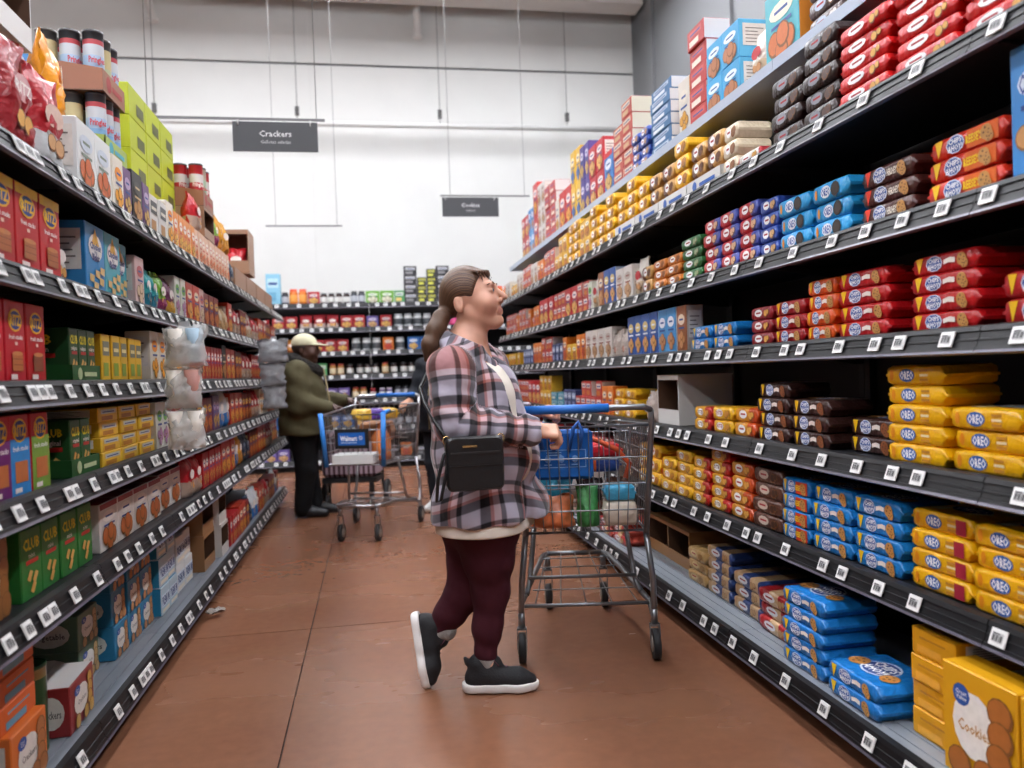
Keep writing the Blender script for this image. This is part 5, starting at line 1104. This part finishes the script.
for s in (-1, 1): MB().tube([(s * .095 + .012 * math.cos(a), .028, .175 + .014 * math.sin(a)) for a in np.linspace(0, 2 * PI, 9)[:-1]], .0025, MATS['gold'], 5, closed=True).build('ring', bgo)
def strap_pts(P_): return [tuple(p - bp_) for p in P_]
MB().tube(strap_pts([at(452, 447, 2.70), at(438, 425, 2.74), at(428, 404, 2.86), at(424, 388, 2.93), at(436, 366, 3.02), at(452, 352, 3.06), at(470, 350, 3.12), at(488, 351, 3.19), at(507, 360, 3.19)]), .007, LEATHER, 6).build('strap', bgo)
MB().tube(strap_pts([at(452, 447, 2.70), at(444, 455, 2.69), at(438, 480, 2.69), at(437, 502, 2.69), at(441, 500, 2.685), at(446, 475, 2.685), at(450, 452, 2.69)]), .006, LEATHER, 6).build('strap_tail', bgo)
# ---- the man beside the left shelves, and a shopper behind the second cart
def simple_person(base, label, hs, yaw, hyaw, pts, coat_c, trou_c, skin_c, shoe_c, hair_c, cap=None, fur=None, coat_hem=.62, vox=.009, coat_g=.0):
    B = A_(base, float); f = A_((math.cos(yaw), math.sin(yaw), 0)); l = A_((-f[1], f[0], 0)); hf = A_((math.cos(hyaw), math.sin(hyaw), -.08)); HR = frame(hf)
    W = lambda a, b, c: B + f * a + l * b + A_((0, 0, c))
    lo, hi = B + A_((-.6, -.6, -.02)), B + A_((.75, .6, 1.75)); p = pts
    hc = W(*p['head']); shn, shf = W(*p['sh_n']), W(*p['sh_f']); eln, elf = W(*p['el_n']), W(*p['el_f']); wrn, wrf = W(*p['wr_n']), W(*p['wr_f'])
    F = Field(lo, hi, .0075); P = head(F, hc, HR, hs); nb = W(p['head'][0] - .02, 0, p['head'][2] - .2); F.cone(P(-.03, 0, -.05), nb, .05, .06, .03)
    ch, bel = W(p.get('lean', 0), 0, p['chest']), W(p.get('lean', 0) + .03, 0, p['belly']); R3 = np.stack([f, l, A_((0, 0, 1))], 1)
    F.ell(ch, (.12, .17, .2), R3, .05); F.ell(bel, (.13, .16, .18), R3, .05); hz = p['hip']
    hips = [W(0, s * .09, hz) for s in (-1, 1)]; kn = [W(p['kn'][i], s * .1, hz * .53) for i, s in enumerate((-1, 1))]; an = [W(p['an'][i], s * .1, .1) for i, s in enumerate((-1, 1))]
    F.cone(hips[0], hips[1], .11, .11, .05)
    for i in (0, 1): F.chain([hips[i], kn[i], an[i], an[i] + f * .12 + A_((0, 0, -.06))], [.09, .06, .04, .035], .03)
    for s_, e_, w_, d_ in ((shn, eln, wrn, p.get('hd', (1, 0, -.2))), (shf, elf, wrf, p.get('hd', (1, 0, -.2)))):
        F.chain([nb, s_, e_, w_], [.06, .055, .045, .03], .03); q = f * d_[0] + l * d_[1] + A_((0, 0, d_[2])); fist(F, w_, q, (0, 0, -1), 1.0, .45, 1)
    body = skin_mesh('person', F, skin_mat('skin_' + skin_c, skin_c, skin_c), B, {'lip': lambda q: np.zeros(len(q))}, 1); tag(body, label, 'person'); eye_part(hc, HR, P, hs, body, B, '2a1c16')
    C = Field(lo, hi, vox); g = coat_g
    C.ell(ch, A_((.17, .215, .22)) + g, R3, .06); C.ell(bel, A_((.19, .215, .22)) + g, R3, .08); C.cone(W(0, -.06, coat_hem + .04), W(0.02, .06, coat_hem + .04), .18 + g, .18 + g, .05); C.half(W(0, 0, coat_hem), (0, 0, -1))
    for s_, e_, w_ in ((shn, eln, wrn), (shf, elf, wrf)):
        C.cone(nb + A_((0, 0, -.04)), s_, .08, .085, .04); C.cone(s_, e_, .085 + g, .07 + g, .04); C.cone(e_, w_ - (w_ - e_) * .04, .07 + g, .05, .03); C.cone(w_ - (w_ - e_) * .02, w_ + (w_ - e_) * .4, .034, .04, .006, True)
    coat = skin_mesh('coat', C, cloth('coat_' + coat_c, coat_c, .6, 9, .8), B, None, 2, lambda q: .006 * np.sin(q[:, 2] * 40 + q[:, 0] * 20), parent=body)
    MB().tube([tuple(W(.2 + g, -.03, coat_hem + .03) - B), tuple(W(.215 + g, -.03, (coat_hem + p['chest']) / 2) - B), tuple(W(.16 + g, -.02, p['chest'] + .14) - B)], .006, mat('zip_brass', '8a7a58', .4, metal=.5), 5).build('zipper', coat)
    T = Field(lo, hi, vox); T.cone(hips[0], hips[1], .13, .13, .05)
    for i in (0, 1): T.chain([hips[i], kn[i], an[i] + A_((0, 0, -.02))], [.12, .088, .075], .03)
    skin_mesh('trousers', T, cloth('trouser_' + trou_c, trou_c, .3), B, None, 2, parent=body)
    for i in (0, 1):
        lo2, hi2 = an[i] - .25, an[i] + .3; S = Field(lo2, hi2, .007); a = A_((an[i][0], an[i][1], B[2])); S.chain([a + f * -.03 + A_((0, 0, .05)), a + f * .08 + A_((0, 0, .05)), a + f * .19 + A_((0, 0, .035))], [.045, .046, .034], .02); S.cone(a + A_((0, 0, .06)), a + A_((0, 0, .1)), .045, .045, .02); S.half(a + A_((0, 0, .001)), (0, 0, -1))
        skin_mesh('shoe', S, mat('shoe_' + shoe_c, shoe_c, .45), B, None, 1, parent=body)
    if fur:
        U = Field(hc - .35, hc + .35, .007); R_ = [nb + f * (.1 * math.cos(a)) + l * (.12 * math.sin(a)) + A_((0, 0, .06 - .06 * math.cos(a))) for a in np.linspace(0, 2 * PI, 16)]; U.chain(R_, [.05] * 16, .03)
        skin_mesh('fur_collar', U, mat('fur_' + fur, fur, .9, bump=1., bscale=60), B, None, 1, lambda q: rng.normal(0, .003, len(q)), parent=body)
    H = Field(hc - .25, hc + .25, .006)
    if cap:
        H.ell(P(-.025, 0, .05), A_((.108, .088, .085)) * hs, HR, .02); H.half(P(0, 0, .035), -(HR[:, 2] - HR[:, 0] * .12))
        H.ell(P(.1, 0, .045), A_((.075, .07, .009)) * hs, HR, .012); cp = skin_mesh('cap', H, cloth('cap_' + cap, cap, .3, 30), B, None, 1, parent=body)
        K = Field(hc - .25, hc + .25, .006); K.ell(P(-.035, 0, .02), A_((.094, .08, .08)) * hs, HR, .02); K.ell(P(.075, 0, -.03), A_((.1, .12, .12)) * hs, HR, .01, True); skin_mesh('hair', K, hair_mat('hair_' + hair_c, hair_c, '3a2c24'), B, {'strand': lambda q: q[:, 2] * 200}, 1, parent=body)
    else:
        H.ell(P(-.03, 0, .035), A_((.108, .09, .1)) * hs, HR, .02); H.ell(P(.09, 0, -.03), A_((.09, .1, .105)) * hs, HR, .012, True); H.cone(P(-.07, 0, 0), P(-.085, 0, -.14), .07, .04, .03)
        skin_mesh('hair', H, hair_mat('hair_' + hair_c, hair_c, '5a3f2c'), B, {'strand': lambda q: np.arctan2((q - hc) @ HR[:, 1], (q - hc) @ HR[:, 2]) * 30}, 1, parent=body)
    return body
simple_person((-.60, 7.16, 0), 'man in an olive parka and pale cap beside the left shelves', 1.05, -.1, -.15,
    dict(head=(.05, 0, 1.46), sh_n=(-.02, -.2, 1.25), sh_f=(-.02, .2, 1.25), el_n=(.02, -.25, .99), el_f=(.08, .24, 1.0), wr_n=(.27, -.2, .96), wr_f=(.36, .16, 1.0), chest=1.15, belly=.92, hip=.78, kn=(.02, 0), an=(-.02, .05), lean=-.02),
    '4f4a34', '121214', '4a3026', '1c2026', '1a1412', cap='c9c6a8', fur='1a1512', coat_hem=.72, coat_g=.03)
simple_person((.62, 7.0, 0), 'shopper in dark clothes pushing the cart behind the woman', 1.0, -2.2, -2.2,
    dict(head=(.02, 0, 1.45), sh_n=(0, -.18, 1.27), sh_f=(0, .18, 1.27), el_n=(.08, -.24, 1.02), el_f=(.08, .24, 1.02), wr_n=(.3, -.16, .98), wr_f=(.3, .14, .98), chest=1.17, belly=.95, hip=.8, kn=(.02, 0), an=(-.02, .05)),
    '1a1c22', '22242a', 'b88468', 'c8c8c6', '3a281c', coat_hem=.7)

# ------------------------------------------------------------------ shopping carts
def cart(loc, heading, label, metal, handle, seed=0, bumper=None):
    """local frame: y = forward, x = right, origin under the middle of the rear axle"""
    t = empty('shopping_cart', loc, heading - PI / 2); tag(t, label, 'cart'); m = metal
    RUB = mat('rubber', '1a1a1c', .7); HUB = mat('wheel_hub', 'a8a49c', .4, metal=.5)
    zt, zb = .97, .54; yr, yf = -.08, .80
    wr_, wf_ = .275, .235      # half widths of the rim
    br_, bf_ = .245, .215      # half widths of the bottom
    ztf = .93; zbf = .565       # front end: rim lower, floor higher
    def rim(s, u): return A_((s * (wr_ + (wf_ - wr_) * u), yr + (yf - yr) * u, zt + (ztf - zt) * u))
    def low(s, u): return A_((s * (br_ + (bf_ - br_) * u), yr + .03 + (yf - .06 - yr) * u, zb + (zbf - zb) * u))
    MB().tube([tuple(rim(-1, 0)), tuple(rim(-1, 1)), tuple(rim(1, 1)), tuple(rim(1, 0))], .0075, m, 6, closed=True).build('basket_rim', t)
    MB().tube([tuple(low(-1, 0)), tuple(low(-1, 1)), tuple(low(1, 1)), tuple(low(1, 0))], .007, m, 6, closed=True).build('floor_rim', t)
    for s in (-1, 1):
        w = MB(); n = 20
        for k in range(1, n): u = k / n; w.tube([tuple(rim(s, u)), tuple(low(s, u))], .0024, m, 4, False)
        for h in (.25, .5, .75): w.tube([tuple(rim(s, 0) * (1 - h) + low(s, 0) * h), tuple(rim(s, 1) * (1 - h) + low(s, 1) * h)], .0032, m, 5, False)
        o = w.build('side_mesh', t); o['kind'] = 'stuff'
    for nm, u, n in (('rear_gate', 0, 13), ('front_mesh', 1, 9)):
        w = MB()
        for k in range(1, n): q = k / n * 2 - 1; a, b = rim(1, u), low(1, u); w.tube([(a[0] * q, a[1], a[2]), (b[0] * q, b[1], b[2])], .0024, m, 4, False)
        for h in (.3, .55, .8): a, b = rim(1, u) * (1 - h) + low(1, u) * h, rim(-1, u) * (1 - h) + low(-1, u) * h; w.tube([tuple(a), tuple(b)], .0034, m, 5, False)
        o = w.build(nm, t); o['kind'] = 'stuff'
    w = MB()
    for k in range(1, 12): q = k / 12 * 2 - 1; w.tube([(low(1, 0)[0] * q, low(1, 0)[1], zb), (low(1, 1)[0] * q, low(1, 1)[1], zbf)], .0024, m, 4, False)
    for k in range(1, 8): u = k / 8; w.tube([tuple(low(-1, u)), tuple(low(1, u))], .0024, m, 4, False)
    o = w.build('basket_floor', t); o['kind'] = 'stuff'
    # corner posts, handle
    for s in (-1, 1): MB().tube([tuple(low(s, 0) + A_((0, 0, -.01))), tuple(rim(s, 0)), (s * .27, yr - .03, 1.03)], .0125, m, 8).build('corner_post', t)
    MB().tube([(-.27, yr - .03, 1.03), (-.24, yr - .045, 1.045), (.24, yr - .045, 1.045), (.27, yr - .03, 1.03)], .0125, m, 8).build('handle_bar', t)
    MB().tube([(-.235, yr - .045, 1.045), (.1, yr - .045, 1.045)], .0185, handle, 10).build('handle_grip', t)
    # child seat: folding back panel
    w = MB(); ys = yr + .2
    for k in range(9): x = -.2 + .05 * k; w.tube([(x, ys + .03, .93), (x, ys - .06, .7)], .0024, m, 4, False)
    for h, z in ((.03, .93), (-.015, .815), (-.06, .7)): w.tube([(-.21, ys + h, z), (.21, ys + h, z)], .003, m, 5, False)
    o = w.build('seat_panel', t); o['kind'] = 'stuff'
    # undercarriage
    for s in (-1, 1):
        MB().tube([(s * br_, yr + .05, zb), (s * .268, yr + .04, .34), (s * .275, -.005, .215), (s * .275, .03, .17), (s * .275, .12, .2), (s * .2, .5, .255), (s * .165, .72, .265), (s * .14, .77, .265)], .0125, m, 8).build('frame_tube', t)
        MB().tube([(s * .2, .36, .572), (s * .215, .3, .42), (s * .235, .26, .26), (s * .25, .2, .22)], .0115, m, 8).build('frame_strut', t)
    MB().tube([(-.14, .77, .265), (.14, .77, .265)], .0125, m, 8).build('front_bar', t)
    MB().tube([(-.265, .06, .21), (.265, .06, .21)], .008, m, 6).build('cross_bar', t); MB().tube([(-.24, .25, .28), (.24, .25, .28)], .008, m, 6).build('cross_bar', t)
    w = MB()
    for k in range(5): x = -.16 + .08 * k; w.tube([(x * 1.35, .06, .215), (x * .9, .74, .27)], .003, m, 4, False)
    for y in (.2, .36, .52, .66): w.tube([(-.25 + y * .13, y, .226 + y * .06), (.25 - y * .13, y, .226 + y * .06)], .003, m, 4, False)
    o = w.build('lower_rack', t); o['kind'] = 'stuff'
    for (x, y, ht) in ((-.275, .0, .2), (.275, .0, .2), (-.14, .74, .255), (.14, .74, .255)):
        c = MB(); c.lathe([(.014, ht - .06), (.014, ht)], m, 8, (x, y, 0)); c.box(x - .02, y - .014, ht - .068, x + .02, y + .014, ht - .06, m)
        for s in (-1, 1): c.prism([(y - .013, ht - .06), (y + .013, ht - .06), (y - .012, .052), (y - .03, .052)], (x + s * .019 - .0015, x + s * .019 + .0015), m, 'x')
        c = c.build('caster_fork', t)
        MB().lathe([(.05, -.0155), (.062, -.013), (.0625, 0), (.062, .013), (.05, .0155)], RUB, 18, (x, y - .021, .0628), 'x').build('wheel', c)
        MB().lathe([(.02, -.0195), (.034, -.0165), (.034, .0165), (.02, .0195)], HUB, 12, (x, y - .021, .0628), 'x').build('hub', c)
    if bumper:
        for s in (-1, 1):
            a, b = rim(s, 1), low(s, 1); MB().tube([tuple(a + A_((-s * .0, .006, .015))), tuple(b + A_((0, .006, -.01)))], .019, bumper, 8).build('bumper_post', t)
        MB().tube([tuple(rim(-1, 1) + A_((0, .0, .012))), tuple(rim(-1, .86) + A_((0, 0, .012)))], .017, bumper, 8).build('bumper_cap', t)
        b = MB().box(-.125, yf + .012, .69, .125, yf + .026, .83, mat('plate_black', '151517', .5)).build('sign_plate', t)
        P = Print(); P.rect(-.1, -.045, .1, .045, '0f5cb0'); P.text('Walmart', -.022, .004, .034, 'f2f4f6', .125, .03); P.rect(-.08, -.03, .04, -.025, 'b8cce4')
        for k in range(6): a = k * PI / 3; P.poly([(.068 + .007 * math.cos(a + .5), .006 + .007 * math.sin(a + .5)), (.068 + .022 * math.cos(a), .006 + .022 * math.sin(a)), (.068 + .007 * math.cos(a - .5), .006 + .007 * math.sin(a - .5))], 'f2f4f6')
        P.v = [(-v[0], yf + .026 - v[1], v[2] + .76) for v in P.v]; fo = P.build('logo_print', b)
    return t
DKM = mat('cart_grey', '85888c', .35, metal=.85); CHR = mat('cart_chrome', 'a8a9ac', .28, metal=.9); BLUE = mat('plastic_blue', '1c66b8', .4)
h1 = math.atan2(.90, .17); c1 = cart((.845, 3.16, 0), h1, 'grey wire shopping cart with blue handle full of groceries beside the woman', DKM, BLUE)
h2 = math.atan2(-.95, -.30); c2 = cart((.09, 6.58, 0), h2, 'chrome wire shopping cart with blue bumpers and store sign', CHR, BLUE, 1, mat('bumper_blue', '2a7ed0', .4))
def in_cart(c, x, y, z):
    a = c.rotation_euler.z; return (c.location.x + x * math.cos(a) - y * math.sin(a), c.location.y + x * math.sin(a) + y * math.cos(a), c.location.z + z)
def goods(name, label, cat, me, c, x, y, z, rot=(0, 0, 0), extra=None):
    o = put(name, fix_normals(me), None, in_cart(c, x, y, z)); o.rotation_euler = (rot[0], rot[1], rot[2] + c.rotation_euler.z); tag(o, label, cat)
    for nm, m2 in (extra or []): put(nm, m2, o)
    return o
# blue shopping bag in the child seat
TB = cloth('tote_blue', '1557a0', .35, 14, .6); P = Print()
for (a, b, c_, d) in ((-.09, .05, .1, .053), (-.09, .12, .1, .123), (-.09, .05, -.087, .123), (.097, .05, .1, .123)): P.rect(a, b, c_, d, '7ea4d0')
for k in range(3): P.oval(-.055 + .055 * k, .085, .013, .016, '6a94c8', 8); P.rect(-.07 + .055 * k, .06, -.04 + .055 * k, .065, '6a94c8')
for k in range(2): P.rect(-.06, .1 + .01 * k, .0, .104 + .01 * k, '7ea4d0')
P.v = [(v[0], v[1] - .001, v[2]) for v in P.v]
hb = []
for s in (-1, 1): hb.append(('bag_handle', MB().tube([(s * .075, -.006, .13), (s * .085, -.03, .2), (s * .07, -.034, .235), (s * .05, -.03, .21), (s * .03, -.008, .12)], .009, mat('strap_blue', '2a62b4', .6), 6).mesh('bag_handle')))
tb = soft_box(.26, .09, .2, TB, bev=.012); goods('tote_bag', 'blue reusable shopping bag hanging in the seat of the near cart', 'bag', tb.mesh('tote'), c1, -.09, -.055, .755, (0, 0, 0), [('print', P.mesh('print'))] + hb)
G = [('produce_bag', 'clear bag of orange apples in the near cart', 'bag', pouch(.18, .13, .13, mat('apple_net', 'd87a4a', .35, mottle=.35, mscale=22), None, .4, .012, 53), -.13, -.03, .552, (0, 0, 0)),
     ('produce_bag', 'green leafy salad bag in the near cart', 'bag', pouch(.09, .08, .17, mat('leaf_green', '3f8a4c', .5, mottle=.4, mscale=30), None, .4, .01, 54), .015, -.02, .552, (0, 0, 0)),
     ('bread_bag', 'white bread bag in the near cart', 'bag', flow_pack(.14, .13, .1, mat('bread_white', 'd0c4b4', .5, bump=.6, bscale=14)), .15, -.02, .552, (0, 0, 0)),
     ('snack_bag', 'light blue grocery bag on the bread in the near cart', 'bag', flow_pack(.13, .13, .06, foil('3fa4cc')), .15, -.015, .656, (0, 0, 0)),
     ('snack_bag', 'teal and green grocery bag in the near cart', 'bag', pouch(.17, .1, .17, foil('2a8ea8'), foil('3a9c5c'), .5, .01, 51), -.12, .13, .566, (0, 0, 0)),
     ('snack_bag', 'black and red grocery bag in the near cart', 'bag', pouch(.11, .1, .16, foil('2a1c24'), foil('8c1f28'), .4, .01, 55), .04, .13, .566, (0, 0, 0)),
     ('snack_bag', 'tall brown grocery bag in the near cart', 'bag', pouch(.1, .1, .16, foil('6a4430'), foil('8a5a34'), .4, .01, 57), .165, .14, .566, (0, 0, 0)),
     ('snack_bag', 'navy and orange grocery bag in the near cart', 'bag', flow_pack(.3, .15, .06, foil('1d3f80'), [(0, foil('1d3f80')), (.5, foil('d8602c')), (.75, foil('1d3f80'))]), .03, .15, .755, (0, 0, 0)),
     ('cookie_pack', 'red grocery pack lying on top in the near cart', 'pack', flow_pack(.26, .14, .055, foil('c01c28')), .06, .15, .818, (0, 0, .05)),
     ('grocery_sack', 'white plastic sack at the front of the near cart', 'bag', pouch(.3, .2, .24, mat('sack_white', 'd4d2d0', .35, bump=.8, bscale=12), None, .4, .016, 56), .0, .46, .59, (0, 0, 0))]
for g in G: goods(g[0], g[1], g[2], g[3].mesh(g[0]), c1, *g[4:8])
# orange belt of the seat
o = goods('seat_strap', 'orange child seat strap hanging inside the near cart', 'strap', MB().tube([(-.03, 0, .93), (.05, -.02, .9), (.13, -.03, .86), (.18, -.02, .8), (.16, -.03, .74)], .012, mat('strap_orange', 'b8461c', .6), 6).mesh('strap'), c1, .02, .08, 0)
# goods in the second cart
G2 = [('juice_jug', 'orange juice jug in the far cart', 'jug', MB().lathe([(.07, 0), (.075, .01), (.075, .17), (.03, .24), (.022, .25), (.024, .27), (.022, .27)], mat('juice', 'd07c48', .25), 14), -.12, .5, .575),
      ('chip_bag', 'purple and yellow chip bag on top of the far cart', 'bag', flow_pack(.34, .2, .08, foil('d8a830'), [(0, foil('d8a830')), (.3, foil('5a3a94')), (.6, foil('d8b040'))]), -.03, .42, .88),
      ('egg_carton', 'flat white carton in the far cart', 'box', soft_box(.3, .2, .07, card('cfd2d0')), .02, .62, .575),
      ('bread_loaf', 'brown round loaf bag in the far cart', 'bag', flow_pack(.26, .2, .15, mat('loaf', '9a6a44', .5, mottle=.2)), -.02, .2, .7)]
for g in G2: goods(g[0], g[1], g[2], g[3].mesh(g[0]), c2, *g[4:7], rot=(0, 0, .1 if g[0] != 'chip_bag' else .5))
# striped shopping trolley behind the second cart
tr = empty('shopping_trolley', (-.2, 7.45, 0), -.2); tag(tr, 'black wheeled trolley with a striped fabric bag between man and chrome cart', 'trolley')
SB = bpy.data.materials.new('striped_fabric'); SB.use_nodes = True; nt = SB.node_tree; b = nt.nodes['Principled BSDF']; b.inputs['Roughness'].default_value = .9
tc = nt.nodes.new('ShaderNodeTexCoord'); wv = nt.nodes.new('ShaderNodeTexWave'); wv.inputs['Scale'].default_value = 7; cr = nt.nodes.new('ShaderNodeValToRGB'); cr.color_ramp.elements[0].color = lin('4a3038'); cr.color_ramp.elements[0].position = .35; cr.color_ramp.elements[1].color = lin('a894a0'); cr.color_ramp.elements[1].position = .6
nt.links.new(tc.outputs['Object'], wv.inputs[0]); nt.links.new(wv.outputs[0], cr.inputs[0]); nt.links.new(cr.outputs[0], b.inputs['Base Color'])
bb = soft_box(.5, .34, .4, SB, bev=.03); o = bb.build('fabric_bag', tr, (0, -.17, .3)); fix_normals(o.data)
for s in (-1, 1):
    MB().tube([(s * .24, .18, .2), (s * .24, .2, .95), (s * .2, .24, 1.0)], .012, mat('trolley_black', '1c1c1e', .5), 8).build('frame_tube', tr)
    MB().lathe([(.08, -.02), (.115, -.018), (.12, 0), (.115, .018), (.08, .02)], MATS['rubber'], 18, (s * .29, .12, .121), 'x').build('wheel', tr); MB().lathe([(.03, -.024), (.06, -.022), (.06, .022), (.03, .024)], MATS['wheel_hub'], 12, (s * .29, .12, .121), 'x').build('hub', tr)
    MB().lathe([(.05, -.015), (.072, -.012), (.072, .012), (.05, .015)], MATS['rubber'], 14, (s * .2, -.16, .073), 'x').build('wheel', tr)
MB().tube([(-.2, .24, 1.0), (.2, .24, 1.0)], .014, MATS['trolley_black'], 8).build('handle', tr); MB().box(-.25, -.17, .25, .25, .17, .295, MATS['trolley_black']).build('base_frame', tr)
for s in (-1, 1): MB().box(s * .2 - .02, -.18, .073, s * .2 - .005 if s < 0 else s * .2 + .02, -.14, .25, MATS['trolley_black']).build('wheel_fork', tr); MB().tube([(s * .26, .12, .121), (s * .24, .12, .26)], .012, MATS['trolley_black'], 6).build('wheel_strut', tr)
# a crumpled wrapper on the floor by the left deck
o = put('wrapper_scrap', fix_normals(pouch(.09, .02, .04, mat('scrap', '8a8078', .4, bump=.8, bscale=40), None, .4, .008, 77).mesh('scrap')), None, (-.84, 4.25, .022), .5); o.rotation_euler = (PI / 2 * .95, 0, .5); tag(o, 'small crumpled wrapper on the floor beside the left shelves', 'litter')
